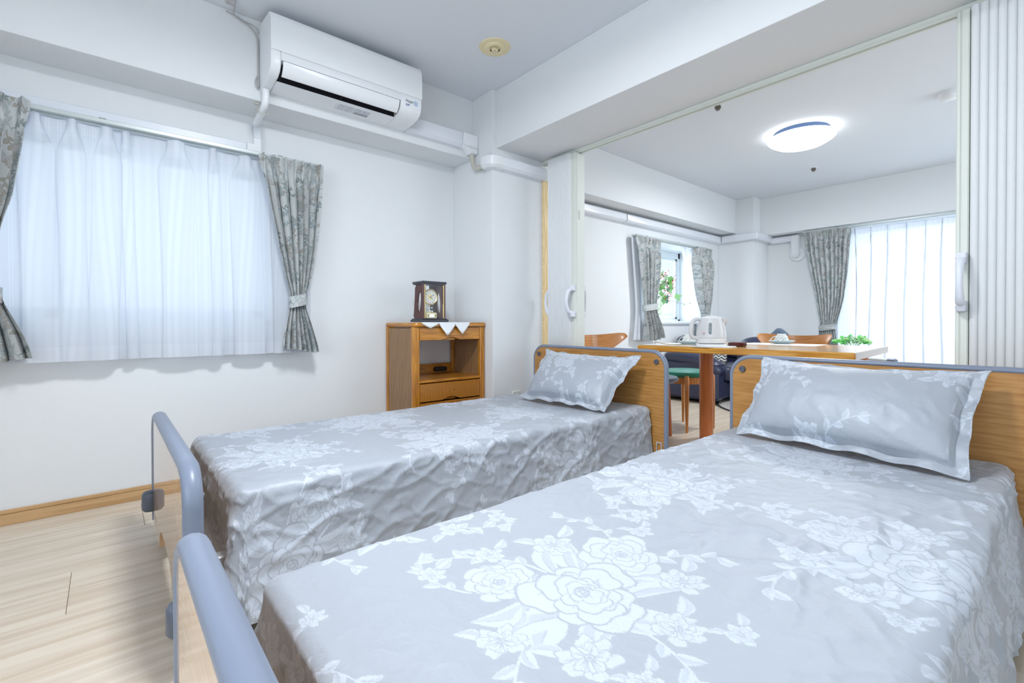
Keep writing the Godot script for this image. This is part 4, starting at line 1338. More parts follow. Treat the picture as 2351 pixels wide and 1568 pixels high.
func bed(label: String, x0: float, zh: float, zf: float) -> void:
	var x1 := x0 + 1.0
	var t := thing("nursing_bed", label, "bed", V(x0 + 0.5, 0, (zh + zf) * 0.5), "nursing beds")
	var hb := board(t, "headboard", x0, x1, zh - 0.014, 0.06, 0.684, 0.026, [0.011, 0.0165], M.board_wood, false)
	for s in [[x0 + 0.055, 0.625], [x1 - 0.055, 0.625]]:
		var m := mb()
		m.lathe([Vector2(0.014, 0), Vector2(0.014, 0.006), Vector2(0.012, 0.01), Vector2(0.007, 0.01), Vector2(0.006, 0.007), Vector2(0, 0.007)], V(s[0], s[1], zh - 0.001), 18, Basis(V(1, 0, 0), V(0, 0, 1), V(0, -1, 0)))
		obj("bolt_cap", m, M.bolt_grey, hb)
	var fb := board(t, "footboard", x0, x1, zf - 0.02, 0.05, 0.482, 0.036, [0.019, 0.022], M.foot_wood, true)
	for s in [-1.0, 1.0]:
		var m := mb()
		var c := V(x0 + 0.5 + s * 0.486, 0.138, zf + 0.007)
		m.tube([c + V(0, -0.04, 0), c + V(0, -0.037, 0), c + V(0, -0.028, 0), c + V(0, 0.028, 0), c + V(0, 0.037, 0), c + V(0, 0.04, 0)], [0.012, 0.021, 0.027, 0.027, 0.021, 0.012], 20)
		m.span(c + V(-0.012, -0.02, -0.03), c + V(0.012, 0.02, 0), 0.003)
		obj("corner_bumper", m, M.bumper_grey, fb)
		m = mb()
		m.lathe([Vector2(0.011, 0), Vector2(0.010, 0.012), Vector2(0, 0.013)], V(x0 + 0.5 + s * 0.44, 0.40, zf - 0.038), 14, Basis(V(1, 0, 0), V(0, 0, -1), V(0, 1, 0)))
		obj("bolt_cap", m, M.bolt_grey, fb)
	var m := mb()
	for s in [-1.0, 1.0]: m.span(V(x0 + 0.5 + s * 0.36 - 0.02, 0.16, zf - 0.045), V(x0 + 0.5 + s * 0.36 + 0.02, 0.21, zh + 0.005), 0.004)
	for k in 4: m.span(V(x0 + 0.13, 0.17, lerpf(zf - 0.3, zh + 0.25, k / 3.0)), V(x1 - 0.13, 0.20, lerpf(zf - 0.34, zh + 0.21, k / 3.0)), 0.004)
	obj("bed_frame", m, M.frame_metal, t)
	for s in [-1.0, 1.0]:
		for z in [zf - 0.2, zh + 0.2]:
			m = mb()
			m.tube([V(x0 + 0.5 + s * 0.33, 0.0, z), V(x0 + 0.5 + s * 0.33, 0.17, z)], 0.02, 12)
			obj("leg", m, M.frame_metal, t)
	m = mb()
	m.box(V(x0 + 0.49, 0.285, (zh + zf) * 0.5 - 0.035), V(0.76, 0.14, 1.78), 0.03)
	obj("mattress", m, M.mattress_cloth, t)
	# grab bracket at the head end
	m = mb()
	m.tube(curve([V(x1 - 0.05, 0.02, zh + 0.006), V(x1 - 0.05, 0.19, zh + 0.006), V(x1 - 0.043, 0.2, zh + 0.006), V(x1 - 0.03, 0.2, zh + 0.006), V(x1 - 0.022, 0.19, zh + 0.006), V(x1 - 0.022, 0.02, zh + 0.006)], 4), 0.003, 8)
	obj("rail_bracket", m, M.frame_metal, t)


func bedspread(label: String, x0: float, x1: float, zf: float, zh: float, yt: float, sd: float, uvo: Vector2, foot_uv: float) -> void:
	var W := x1 - x0
	var L := zf - zh
	var D := 0.345
	var R := 0.03
	org = V((x0 + x1) * 0.5, yt, (zf + zh) * 0.5)
	nz.frequency = 1.0
	var f := func(u: float, v: float) -> Vector3:
		var s := lerpf(-D, W + D, u)
		var t := lerpf(-0.315, L, v)
		var a := maxf(R - s, s - (W - R))
		a = maxf(a, 0.0)
		var sg := -1.0 if s < W * 0.5 else 1.0
		var b := maxf(R - t, 0.0)
		var rho := pow(pow(a, 3.0) + pow(b, 3.0), 1.0 / 3.0)
		var dir := Vector2(a * sg, b).normalized() if rho > 1e-6 else Vector2.ZERO
		var cn := absf(2.0 * dir.x * dir.y)
		var fl := lerpf(0.035 if b > a else 0.10, 0.24, cn * cn)
		var h := 0.0
		var dn := 0.0
		if rho < R * PI / 2:
			h = R * sin(rho / R)
			dn = R * (1.0 - cos(rho / R))
		else:
			var e := rho - R * PI / 2
			h = R + fl * e
			dn = R + e * (1.0 - fl * 0.4)
		var k := clampf(rho / (R * 1.4), 0.0, 1.0)
		var p := Vector2(clampf(s, R, W - R), maxf(t, R))
		# wrinkles: fine creases, long soft ones, and hanging folds below the edge
		var q := 1.0 - absf(nz.get_noise_3d(s * 3.2 + sd * 9.0, t * 2.0 + s * 1.1, sd)) * 2.6
		var q2 := 1.0 - absf(nz.get_noise_3d(s * 7.5, t * 6.5 - s * 2.0 + sd * 5.0, sd + 4.0)) * 3.0
		var mask := clampf(0.35 + nz.get_noise_3d(s * 1.1, t * 1.1, sd + 9.0) * 1.6 + (0.35 if k > 0.5 else 0.0), 0.0, 1.0)
		var wr := (pow(maxf(q, 0.0), 2.0) * 0.006 + pow(maxf(q2, 0.0), 2.0) * 0.007) * mask + nz.get_noise_3d(s * 1.7, t * 1.7, sd + 2.0) * 0.004
		if k > 0.5: wr = wr * 0.45 + 0.004 * pow(maxf(0.0, 1.0 - absf(nz.get_noise_3d(rho * 5.0 + t * 1.4, t * 2.6 + s * 0.7, sd + 14.0)) * 3.4), 2.0) + 0.003 * pow(maxf(0.0, 1.0 - absf(nz.get_noise_3d(rho * 9.0 - t * 3.0, t * 5.0, sd + 17.0)) * 3.4), 2.0)
		var hang := k * clampf(dn / D, 0.0, 1.0) * (0.009 * sin(t * 8.0 + 2.0 * nz.get_noise_2d(t * 2.0, sd) + sd) if a >= b else 0.006 * sin(s * 16.0 + sd))
		var hz := h + wr * k * 1.5 + hang
		var sag := -0.006 * clampf(1.0 - absf(s / W * 2.0 - 1.0), 0.0, 1.0)
		return V(x0 + p.x + dir.x * hz, maxf(yt - dn + wr * (1.0 - k) + sag * (1.0 - k), 0.012), zf - p.y + dir.y * hz)
	var uvf := func(u: float, v: float) -> Vector2: return Vector2(lerpf(-D, W + D, u), lerpf(-0.315, L, v) + foot_uv) + uvo
	solo("bedspread", label, "bedspread", grid(210, 270, [f], [uvf]), M.satin, "silver bedspreads")


func pillow(label: String, bl: Vector3, br: Vector3, tl: Vector3, tr: Vector3, fat: float, sd: float, uvo: Vector2) -> void:
	var t := thing("pillow", label, "pillow", (bl + br) * 0.5, "silver pillows")
	var ax := ((br - bl) + (tr - tl)).normalized()
	var ay := ((tl - bl) + (tr - br)).normalized()
	var nrm := ax.cross(ay).normalized()
	var fl := 0.15      # flange as a share of the half size
	var pos := func(p: float, q: float, side: float) -> Vector3:
		var P := p * (1.0 - 0.055 * (1.0 - q * q) * absf(p))
		var Q := q * (1.0 - (0.13 if q > 0 else 0.07) * (1.0 - p * p) * absf(q))
		var c := bl.lerp(br, P * 0.5 + 0.5).lerp(tl.lerp(tr, P * 0.5 + 0.5), Q * 0.5 + 0.5)
		var pi := clampf(p / (1.0 - fl * 0.62), -1.0, 1.0)
		var qi := clampf(q / (1.0 - fl), -1.0, 1.0)
		var g := (1.0 - pi * pi) * (1.0 - qi * qi)
		var h := fat * pow(maxf(g, 0.0), 0.36)
		if side < 0.0: h *= 0.6
		h *= 1.0 - 0.1 * q
		var edge := maxf(absf(p) - (1.0 - fl * 0.62), absf(q) - (1.0 - fl))
		var wave := 0.0
		if edge > -0.02: wave = 0.010 * sin(p * 13.0 + sd) * sin(q * 9.0 + sd * 2.0) + 0.008 * nz.get_noise_3d(p * 4.0, q * 4.0, sd + 20.0)
		var wr := 0.005 * maxf(0.0, 1.0 - 3.0 * absf(nz.get_noise_3d(p * 2.6, q * 1.2 + p * 0.8, sd + 30.0))) * pow(maxf(g, 0.0), 0.3) * (0.4 + 0.6 * absf(p))
		return c + nrm * (side * (h + wr) + wave + side * 0.0012)
	var f := func(u: float, v: float) -> Vector3: return pos.call(u * 2.0 - 1.0, 1.0 - v * 2.0, 1.0)
	var b := func(u: float, v: float) -> Vector3: return pos.call(1.0 - u * 2.0, 1.0 - v * 2.0, -1.0)
	var w := (br - bl).length()
	var hh := (tl - bl).length()
	var uf := func(u: float, v: float) -> Vector2: return Vector2(u * w, v * hh) * 1.0 + uvo
	obj("pillowcase", grid(110, 70, [f, b], [uf, uf]), M.satin, t)
	# corded edge of the flange
	var rim := []
	for k in 160:
		var s := k / 160.0 * 4.0
		var e := fmod(s, 1.0) * 2.0 - 1.0
		var pq: Vector2 = [Vector2(e, -1), Vector2(1, e), Vector2(-e, 1), Vector2(-1, -e)][int(s)]
		rim.append(pos.call(pq.x, pq.y, 0.0))
	rim.append(rim[0])
	var m := mb()
	m.tube(rim, 0.0018, 6, 1.0, nrm)
	obj("corded_edge", m, M.satin, t)


func beds() -> void:
	bed("wooden nursing bed with grey edging near the window wall", -2.337, -2.20, -0.133)
	bed("wooden nursing bed with grey edging in the right foreground", -0.982, -2.15, -0.084)
	bedspread("silver rose-damask bedspread on the bed near the window wall", -2.255, -1.425, -0.255, -2.185, 0.385, 1.3, Vector2(0.32, 0.1), 0.0)
	bedspread("silver rose-damask bedspread on the bed in the right foreground", -0.925, -0.10, -0.205, -2.135, 0.385, 6.1, Vector2(0.62, 0.47), 0.0)
	pillow("ruffled silver floral pillow leaning on the headboard near the wall", V(-2.05, 0.395, -1.83), V(-1.45, 0.395, -1.84), V(-2.13, 0.664, -2.12), V(-1.435, 0.655, -2.125), 0.085, 2.0, Vector2(0.1, 0.22))
	pillow("wide silver floral pillow leaning on the right-hand headboard", V(-0.845, 0.395, -1.89), V(-0.165, 0.395, -1.81), V(-0.812, 0.687, -2.085), V(-0.142, 0.68, -2.085), 0.085, 5.0, Vector2(0.75, 0.36))


# ---------------------------------------------------------------- cabinet, clock, lace
func ring_lace(t: Node, edge: Array, nrm: Vector3, r: float) -> void:   # row of small picot loops along an edge
	var m := mb()
	for p in edge:
		var a := nrm.cross(Vector3.UP)
		if a.length() < 0.1: a = V(1, 0, 0)
		a = a.normalized()
		var b := nrm.cross(a).normalized()
		var c := []
		for k in 9: c.append(p + (a * cos(TAU * k / 8) + b * sin(TAU * k / 8)) * r)
		m.tube(c, r * 0.42, 5, 1.0, nrm, false)
	obj("lace_edging", m, M.lace, t)


func cabinet() -> void:
	var x0 := -2.825
	var x1 := -2.47      # front
	var z0 := -1.36      # left side seen from the bed
	var z1 := -1.885
	var t := thing("side_cabinet", "golden brown wooden cabinet with open shelf in the corner", "cabinet", V((x0 + x1) * 0.5, 0, (z0 + z1) * 0.5))
	var m := mb()
	var c := V((x0 + x1) * 0.5 + 0.004, 0.8215, (z0 + z1) * 0.5)
	m.prism(rounded(-(c.z - z1) - 0.0, -(x1 - c.x) - 0.016, (c.z - z1) + 0.008, (c.x - x0), [0.03, 0.03, 0.005, 0.005]), -0.0135, 0.0135, Transform3D(Basis(V(0, 0, -1), V(-1, 0, 0), V(0, 1, 0)), c), 0.007, true)
	obj("cabinet_top", m, M.cabinet_wood, t)
	m = mb()   # side panels in frames of stiles
	for z in [z0 - 0.012, z1 + 0.012]:
		m = mb()
		m.box(V((x0 + x1) * 0.5, 0.40, z), V(x1 - x0 - 0.06, 0.80, 0.016), 0.001, 1)
		obj("side_panel", m, M.cabinet_side, t)
	for z in [z0 - 0.022, z1 + 0.018]:
		m = mb()
		m.box(V(x1 - 0.015, 0.404, z), V(0.03, 0.808, 0.045 if z > -1.5 else 0.036), 0.004, 1)
		obj("front_stile", m, M.cabinet_wood, t)
		m = mb()
		m.box(V(x0 + 0.014, 0.404, z), V(0.028, 0.808, 0.044 if z > -1.5 else 0.034), 0.003, 1)
		obj("back_stile", m, M.cabinet_wood, t)
	var za := z0 - 0.046
	var zb := z1 + 0.038
	m = mb()
	m.span(V(x0 + 0.02, 0.473, za + 0.03), V(x1 - 0.001, 0.489, zb - 0.03), 0.004, 2)
	obj("shelf", m, M.cabinet_wood, t)
	m = mb()
	m.span(V(x0 + 0.02, 0.03, za + 0.03), V(x1 - 0.02, 0.05, zb - 0.03), 0.002, 2)
	obj("floor_panel", m, M.cabinet_wood, t)
	m = mb()
	m.span(V(x0 + 0.02, 0.738, za + 0.03), V(x1 - 0.03, 0.75, zb - 0.03), 0.002, 2)
	obj("shelf", m, M.cabinet_wood, t)
	m = mb()   # back rails round the open back
	m.span(V(x0 + 0.006, 0.489, za + 0.02), V(x0 + 0.02, 0.555, zb - 0.02), 0.002, 2)
	m.span(V(x0 + 0.006, 0.05, za), V(x0 + 0.016, 0.47, zb), 0.001, 1)
	obj("back_rail", m, M.cabinet_wood, t)
	m = mb()
	m.prism(rounded(1.70, 0.50, 1.80, 0.532, [0.012, 0.012, 0.012, 0.012], 5), 0.0, 0.018, Transform3D(Basis(V(0, 0, -1), V(0, 1, 0), V(1, 0, 0)), V(x0 + 0.019, 0, 0)), 0.003)
	obj("socket_strip", m, M.socket_black, t)
	# drawers, each with a carved finger pull on the lower edge
	for d in [[0.728, 0.805, 0], [0.360, 0.467, 1], [0.245, 0.352, 1], [0.065, 0.237, 1]]:
		m = mb()
		var w0 := -za + 0.001
		var w1 := -zb - 0.001
		var mid := (w0 + w1) * 0.5
		var o := [Vector2(w0, d[1]), Vector2(w0, d[0])]
		for k in 13:
			var q := -1.0 + k / 6.0
			o.append(Vector2(mid + q * 0.07, d[0] + 0.017 * pow(cos(q * PI / 2), 1.6)))
		o += [Vector2(w1, d[0]), Vector2(w1, d[1])]
		var sc := Vector2(1, 1)
		m.prism(o, -0.016, 0.0, Transform3D(Basis(V(0, 0, -1), V(0, 1, 0), V(1, 0, 0)), V(x1 - 0.002, 0, 0)), 0.002, d[2] == 0)
		var dr := obj("drawer", m, M.cabinet_wood, t)
		if d[2]:
			var mm: StandardMaterial3D = M.cabinet_figured.duplicate()
			mm.uv1_scale = Vector3(1.0 / (w1 - w0), -1.0 / (d[1] - d[0]), 1)
			mm.uv1_offset = Vector3(-w0 / (w1 - w0), d[1] / (d[1] - d[0]), 0)
			dr.material_override = mm
		m = mb()
		m.span(V(x1 - 0.034, d[0] - 0.001, za - 0.05 - (za - zb) * 0.3), V(x1 - 0.018, d[0] + 0.03, zb + 0.05 + (za - zb) * 0.3), 0.001, 2)
		obj("drawer_recess", m, M.cabinet_wood, dr)
	# lace runner
	t = thing("lace_doily", "white crocheted doily hanging over the cabinet front edge", "doily", V(-2.6, 0.8355, -1.63))
	m = mb()
	m.span(V(-2.79, 0.8352, -1.42), V(-2.462, 0.8372, -1.85), 0.0005)
	for k in 9:
		var z := -1.42 - k * 0.05
		m.lathe([Vector2(0, 0), Vector2(0.026, 0.0), Vector2(0.026, 0.0016), Vector2(0, 0.0018)], V(-2.475, 0.8354, z - 0.01), 16)
		m.lathe([Vector2(0, 0), Vector2(0.022, 0.0), Vector2(0.022, 0.0016), Vector2(0, 0.0018)], V(-2.79 + k * 0.036, 0.8354, -1.42), 14)
	obj("doily_top", m, M.lace, t)
	for q in [[-1.585, 0.058, 0.07], [-1.694, 0.052, 0.062], [-1.465, 0.052, 0.024]]:
		m = mb()
		var xf := -2.4505
		var zc: float = q[0]
		var hw: float = q[1]
		var hd: float = q[2]
		m.group(0)
		m.quad(V(-2.47, 0.8366, zc + hw), V(xf, 0.833, zc + hw), V(xf, 0.833, zc - hw), V(-2.47, 0.8366, zc - hw))
		m.prism([Vector2(-zc - hw, 0.835), Vector2(-zc - hw * 0.85, 0.835 - hd * 0.3), Vector2(-zc - hw * 0.18, 0.835 - hd * 0.92), Vector2(-zc + hw * 0.18, 0.835 - hd * 0.92), Vector2(-zc + hw * 0.85, 0.835 - hd * 0.3), Vector2(-zc + hw, 0.835)], 0, 0.0012, Transform3D(Basis(V(0, 0, -1), V(0, 1, 0), V(1, 0, 0)), V(xf, 0, 0)), 0.0003)
		var point := obj("doily_point", m, M.lace, t)
		var edge := []
		for k in 23:
			var w := -1.0 + k / 11.0
			edge.append(V(xf + 0.001, 0.835 - hd * (1.0 - pow(absf(w), 1.15)) * 0.98 - 0.005, zc - w * hw * 1.02))
		ring_lace(point, edge, V(1, 0, 0), 0.0034)


func clock() -> void:
	var yb := 0.8385
	var cx := -2.62
	var cz := -1.56
	var hw := 0.085      # half width along z
	var hd := 0.058      # half depth along x
	var t := thing("mantel_clock", "dark wooden mantel clock with oval side windows on the cabinet", "clock", V(cx, yb, cz))
	var m := mb()
	m.span(V(cx - hd - 0.012, yb, cz + hw + 0.014), V(cx + hd + 0.014, yb + 0.016, cz - hw - 0.014), 0.004)
	m.span(V(cx - hd - 0.004, yb + 0.016, cz + hw + 0.006), V(cx + hd + 0.006, yb + 0.022, cz - hw - 0.006), 0.002)
	obj("clock_plinth", m, M.clock_dark, t)
	m = mb()
	m.span(V(cx - hd - 0.008, yb + 0.24, cz + hw + 0.004), V(cx + hd + 0.010, yb + 0.254, cz - hw - 0.004), 0.005)
	m.span(V(cx - hd, yb + 0.234, cz + hw - 0.002), V(cx + hd + 0.002, yb + 0.241, cz - hw + 0.002), 0.001)
	obj("clock_roof", m, M.clock_dark, t)
	for s in [1.0, -1.0]:   # side walls, flaring to the foot, with an oval window
		m = mb()
		m.group(-1)
		var N := 32
		var th := 0.01
		var zz := func(y: float) -> float: return cz + s * (hw - 0.006 - 0.012 * sin(clampf((y - yb - 0.02) / 0.22, 0.0, 1.0) * PI * 0.5) + 0.004)
		for k in N:
			var q := []
			for kk in [k, k + 1]:
				var a: float = TAU * kk / N
				var dx := cos(a)
				var dy := sin(a)
				var oc := Vector2(cx, yb + 0.125)
				var e: Vector2 = oc + Vector2(dx * 0.022, dy * 0.068)
				var sc := minf(hd / maxf(absf(dx), 1e-4), (0.11 if dy > 0 else 0.105) / maxf(absf(dy), 1e-4))
				var o: Vector2 = oc + Vector2(dx, dy) * sc
				q.append([e, o])
			for lay in [0.0, -th * s]:
				m.quad(V(q[0][0].x, q[0][0].y, zz.call(q[0][0].y) + lay), V(q[0][1].x, q[0][1].y, zz.call(q[0][1].y) + lay), V(q[1][1].x, q[1][1].y, zz.call(q[1][1].y) + lay), V(q[1][0].x, q[1][0].y, zz.call(q[1][0].y) + lay))
			for w in [0, 1]: m.quad(V(q[0][w].x, q[0][w].y, zz.call(q[0][w].y)), V(q[1][w].x, q[1][w].y, zz.call(q[1][w].y)), V(q[1][w].x, q[1][w].y, zz.call(q[1][w].y) - th * s), V(q[0][w].x, q[0][w].y, zz.call(q[0][w].y) - th * s))
		var sw := obj("side_wall", m, M.clock_wood, t)
		m = mb()
		m.lathe([Vector2(0, 0), Vector2(0.024, 0), Vector2(0.024, 0.0015), Vector2(0, 0.0015)], V(cx, yb + 0.125, cz + s * (hw - 0.017)), 28, Basis(V(1, 0, 0), V(0, 0, s), V(0, -s, 0)), V(1, 1, 3.0))
		obj("side_glass", m, M.clock_glass, sw)
		m = mb()
		m.span(V(cx + hd - 0.012, yb + 0.02, cz + s * (hw - 0.002)), V(cx + hd + 0.001, yb + 0.236, cz + s * (hw - 0.016)), 0.002)
		obj("front_pillar", m, M.clock_wood, t)
		m = mb()
		m.span(V(cx + hd - 0.006, yb + 0.022, cz + s * (hw - 0.016)), V(cx + hd + 0.002, yb + 0.234, cz + s * (hw - 0.0195)), 0.0008)
		obj("gold_strip", m, M.gold, t)
	m = mb()
	m.span(V(cx - hd + 0.002, yb + 0.022, cz - 0.03), V(cx - hd + 0.008, yb + 0.236, cz - hw + 0.02), 0.001)
	obj("back_panel", m, M.clock_inner, t)
	m = mb()
	m.span(V(cx + hd - 0.006, yb + 0.022, cz + hw - 0.018), V(cx + hd - 0.004, yb + 0.236, cz - hw + 0.018), 0.0003)
	obj("front_glass", m, M.clock_glass, t)
	# dial facing into the room
	var F := Basis(V(0, 0, -1), V(1, 0, 0), V(0, 1, 0))   # lathe axis towards +x
	var dc := V(cx + 0.018, yb + 0.158, cz + 0.006)
	m = mb()
	m.lathe([Vector2(0, -0.03), Vector2(0.045, -0.03), Vector2(0.045, 0.0), Vector2(0, 0.0)], dc, 36, F)
	var dial := obj("dial", m, M.dial_white, t)
	m = mb()
	m.lathe([Vector2(0.042, -0.004), Vector2(0.05, -0.002), Vector2(0.051, 0.004), Vector2(0.047, 0.007), Vector2(0.043, 0.004)], dc, 40, F)
	obj("dial_ring", m, M.gold, dial)
	m = mb()
	m.lathe([Vector2(0, 0), Vector2(0.022, 0), Vector2(0.022, 0.0008), Vector2(0, 0.0009)], dc, 30, F)
	obj("dial_centre", m, M.dial_cream, dial)
	var B := Basis(V(0, 0, -1), V(0, 1, 0), V(1, 0, 0))
	for k in 12:
		var a := TAU * (k + 1) / 12.0
		lettering(str(k + 1), 0.009, dc + V(0.001, cos(a) * 0.033 - 0.001, -sin(a) * 0.033), B, M.print_dark, dial, "numeral")
	for q in [[TAU * 10.0 / 60.0, 0.036, 0.0028], [TAU * (4.0 + 10.0 / 60.0) / 12.0, 0.025, 0.0036]]:
		m = mb()
		m.prism([Vector2(-q[2] * 0.4, -0.006), Vector2(q[2] * 0.4, -0.006), Vector2(q[2] * 0.5, q[1] * 0.65), Vector2(0, q[1]), Vector2(-q[2] * 0.5, q[1] * 0.65)], 0.0015, 0.0025, Transform3D(Basis(V(0, -sin(q[0]), -cos(q[0])), V(0, cos(q[0]), -sin(q[0])), V(1, 0, 0)), dc), 0.0003)
		obj("clock_hand", m, M.print_dark, dial)
	# rotating ornament and battery box
	m = mb()
	m.box(V(cx + 0.01, yb + 0.041, cz + 0.004), V(0.05, 0.038, 0.078), 0.005)
	var bx := obj("pendulum_base", m, M.dial_cream, t)
	m = mb()
	m.span(V(cx + 0.035, yb + 0.028, cz + 0.022), V(cx + 0.0365, yb + 0.05, cz - 0.012), 0.0004)
	obj("base_plate", m, M.pearl, bx)
	m = mb()
	for z in [0.031, -0.02]: m.span(V(cx + 0.035, yb + 0.034, cz + z), V(cx + 0.036, yb + 0.048, cz + z - 0.006), 0.0003)
	obj("base_mark", m, M.clock_dark, bx)
	m = mb()
	m.tube([V(cx + 0.01, yb + 0.06, cz + 0.008), V(cx + 0.01, yb + 0.11, cz + 0.008)], [0.005, 0.003], 8)
	for k in 10:
		var a := TAU * k / 10
		var y := yb + 0.068 + 0.022 * (k % 3)
		m.puff(V(cx + 0.01 + cos(a) * 0.018, y, cz + 0.008 + sin(a) * 0.024), V(0.011, 0.011, 0.011), 1.0, 8, 6)
		m.tube([V(cx + 0.01, y - 0.004, cz + 0.008), V(cx + 0.01 + cos(a) * 0.018, y, cz + 0.008 + sin(a) * 0.024)], 0.0012, 5)
	obj("rotating_ornament", m, M.pearl, t)


# ---------------------------------------------------------------- dining table and what is on it
func table_and_things() -> void:
	var TY := 0.69
	var t := thing("dining_table", "thick-topped wooden dining table beyond the beds", "table", V(-1.21, 0, -3.0))
	var rot := Basis(Vector3.UP, deg_to_rad(3.2))
	var T := Transform3D(rot, V(-1.213, 0, -3.02))
	var hw := 0.573
	var hd := 0.43
	var m := mb()
	m.t = T
	m.span(V(-hw + 0.002, TY - 0.036, -hd), V(hw - 0.004, TY, hd), 0.006, 0)
	obj("tabletop", m, M.table_wood, t)
	m = mb()
	m.t = T
	m.span(V(hw - 0.004, TY - 0.036, -hd), V(hw, TY, hd), 0.0015, 1)
	obj("end_face", m, M.end_grain, t)
	for s in [[-0.43, -0.26], [-0.505, 0.34], [0.46, -0.26], [0.46, 0.27]]:
		m = mb()
		m.t = T
		m.tube([V(s[0], 0, s[1]), V(s[0], 0.004, s[1]), V(s[0], TY - 0.037, s[1])], [0.043, 0.046, 0.047], 26)
		obj("leg", m, M.leg_wood, t)
	for q in [0.12, 0.24, 0.36]:
		m = mb()
		m.t = T
		m.span(V(q, TY - 0.043, hd - 0.08), V(q + 0.045, TY - 0.036, hd - 0.02), 0.001)
		obj("under_white_piece", m, M.white_plastic, t)  # flat white pieces showing below the front edge of the top
	var Y := TY + 0.0005
	# place mats
	m = start(V(-1.69, Y, -2.72))
	m.t = Transform3D(Basis(Vector3.UP, 0.10), V(-1.62, Y, -2.80))
	m.span(V(-0.15, 0, -0.2), V(0.14, 0.0015, 0.19), 0.0005)
	solo("place_mat", "white place mat under the cup left of the kettle", "place mat", m, M.mat_cloth, "white place mats")
	m = start(V(-1.18, Y, -3.35))
	m.t = Transform3D(Basis(Vector3.UP, 0.06), V(-1.17, Y, -3.30))
	m.span(V(-0.22, 0, -0.13), V(0.22, 0.0015, 0.17), 0.0005)
	solo("place_mat", "white place mat under the cup near the far chair", "place mat", m, M.mat_cloth, "white place mats")
	# cups turned over on their saucers
	t = thing("saucer", "pale saucer left of the kettle", "saucer", V(-1.568, Y + 0.0015, -2.85), "saucers")
	m = mb()
	m.lathe([Vector2(0, 0.002), Vector2(0.04, 0), Vector2(0.042, 0.004), Vector2(0.06, 0.011), Vector2(0.078, 0.02), Vector2(0.0775, 0.0215), Vector2(0.058, 0.014), Vector2(0.036, 0.0075), Vector2(0, 0.007)], org, 36)
	obj("saucer_dish", m, M.porcelain_blue, t)
	copy(t, "pale saucer in front of the far chair back", V(-1.195, Y + 0.0015, -3.35))
	t = thing("teacup", "white patterned teacup upside down left of the kettle", "cup", V(-1.568, Y + 0.009, -2.85), "upturned teacups")
	m = mb()
	m.lathe([Vector2(0.046, 0), Vector2(0.045, 0.006), Vector2(0.041, 0.022), Vector2(0.034, 0.04)], org, 32)
	obj("cup_side", m, M.cup_print, t)
	m = mb()
	m.lathe([Vector2(0.034, 0.04), Vector2(0.026, 0.05), Vector2(0.0245, 0.052), Vector2(0.0265, 0.058), Vector2(0.024, 0.058), Vector2(0.022, 0.054), Vector2(0, 0.054)], org, 32)
	obj("cup_foot", m, M.porcelain, t)
	m = mb()
	m.tube(curve([org + V(-0.034, 0.041, 0.008), org + V(-0.048, 0.034, 0.012), org + V(-0.062, 0.018, 0.015), org + V(-0.058, 0.009, 0.014), org + V(-0.043, 0.008, 0.01)]), 0.0025, 8)
	obj("cup_handle", m, M.porcelain, t)
	copy(t, "white patterned teacup upside down in front of the far chair", V(-1.195, Y + 0.009, -3.35))
	# kettle on its power base and doily
	var kp := V(-1.347, Y, -2.705)
	t = thing("lace_mat", "white lace mat under the electric kettle", "doily", kp)
	m = mb()
	var star := []
	for k in 96:
		var a := TAU * k / 96
		star.append(Vector2.from_angle(a) * (0.118 + 0.012 * absf(sin(a * 6.0)) + 0.003 * absf(sin(a * 24.0))))
	m.prism(star, 0, 0.0015, Transform3D(Basis(V(1, 0, 0), V(0, 0, -1), V(0, 1, 0)), kp), 0.0004)
	obj("mat_cloth", m, M.lace, t)
	var edge := []
	for k in 72:
		var a := TAU * k / 72
		edge.append(kp + V(cos(a), 0, sin(a)) * (0.121 + 0.012 * absf(sin(a * 6.0))) + V(0, 0.001, 0))
	ring_lace(t, edge, Vector3.UP, 0.004)
	t = thing("electric_kettle", "white plastic electric kettle with grey water gauge on the table", "kettle", kp + V(0, 0.0015, 0))
	var k0 := org
	m = mb()
	m.lathe([Vector2(0, 0), Vector2(0.082, 0), Vector2(0.084, 0.004), Vector2(0.08, 0.013), Vector2(0.07, 0.016), Vector2(0, 0.016)], k0, 40)
	obj("power_base", m, M.kettle_base, t)
	# the kettle faces along its spout axis
	var K := Transform3D(Basis(V(0.652, 0, -0.758), Vector3.UP, V(0.758, 0, 0.652)), k0)   # x: spout (picture right), z: towards the camera
	m = mb()
	m.t = K
	m.lathe([Vector2(0.07, 0.018), Vector2(0.078, 0.022), Vector2(0.082, 0.032), Vector2(0.0825, 0.05)], Vector3.ZERO, 44)
	obj("kettle_foot", m, M.kettle_base, t)
	m = mb()
	m.t = K
	m.lathe([Vector2(0.0825, 0.051), Vector2(0.082, 0.07), Vector2(0.079, 0.095), Vector2(0.073, 0.125), Vector2(0.066, 0.155), Vector2(0.064, 0.164)], Vector3.ZERO, 44)
	var body := obj("kettle_body", m, M.kettle_white, t)
	m = mb()
	m.t = K
	m.lathe([Vector2(0.064, 0.164), Vector2(0.062, 0.169), Vector2(0.05, 0.172), Vector2(0.03, 0.178), Vector2(0.012, 0.1805), Vector2(0, 0.181)], Vector3.ZERO, 40)
	obj("lid", m, M.white_gloss, t)
	m = mb()   # spout wedge
	m.t = K
	m.group(0)
	var A := [V(0.045, 0.168, 0.046), V(0.052, 0.145, 0.048), V(0.066, 0.115, 0.018)]
	var C := [V(0.045, 0.168, -0.046), V(0.052, 0.145, -0.048), V(0.066, 0.115, -0.018)]
	var tip := [V(0.098, 0.168, 0.004), V(0.092, 0.14, 0.004), V(0.078, 0.112, 0.003)]
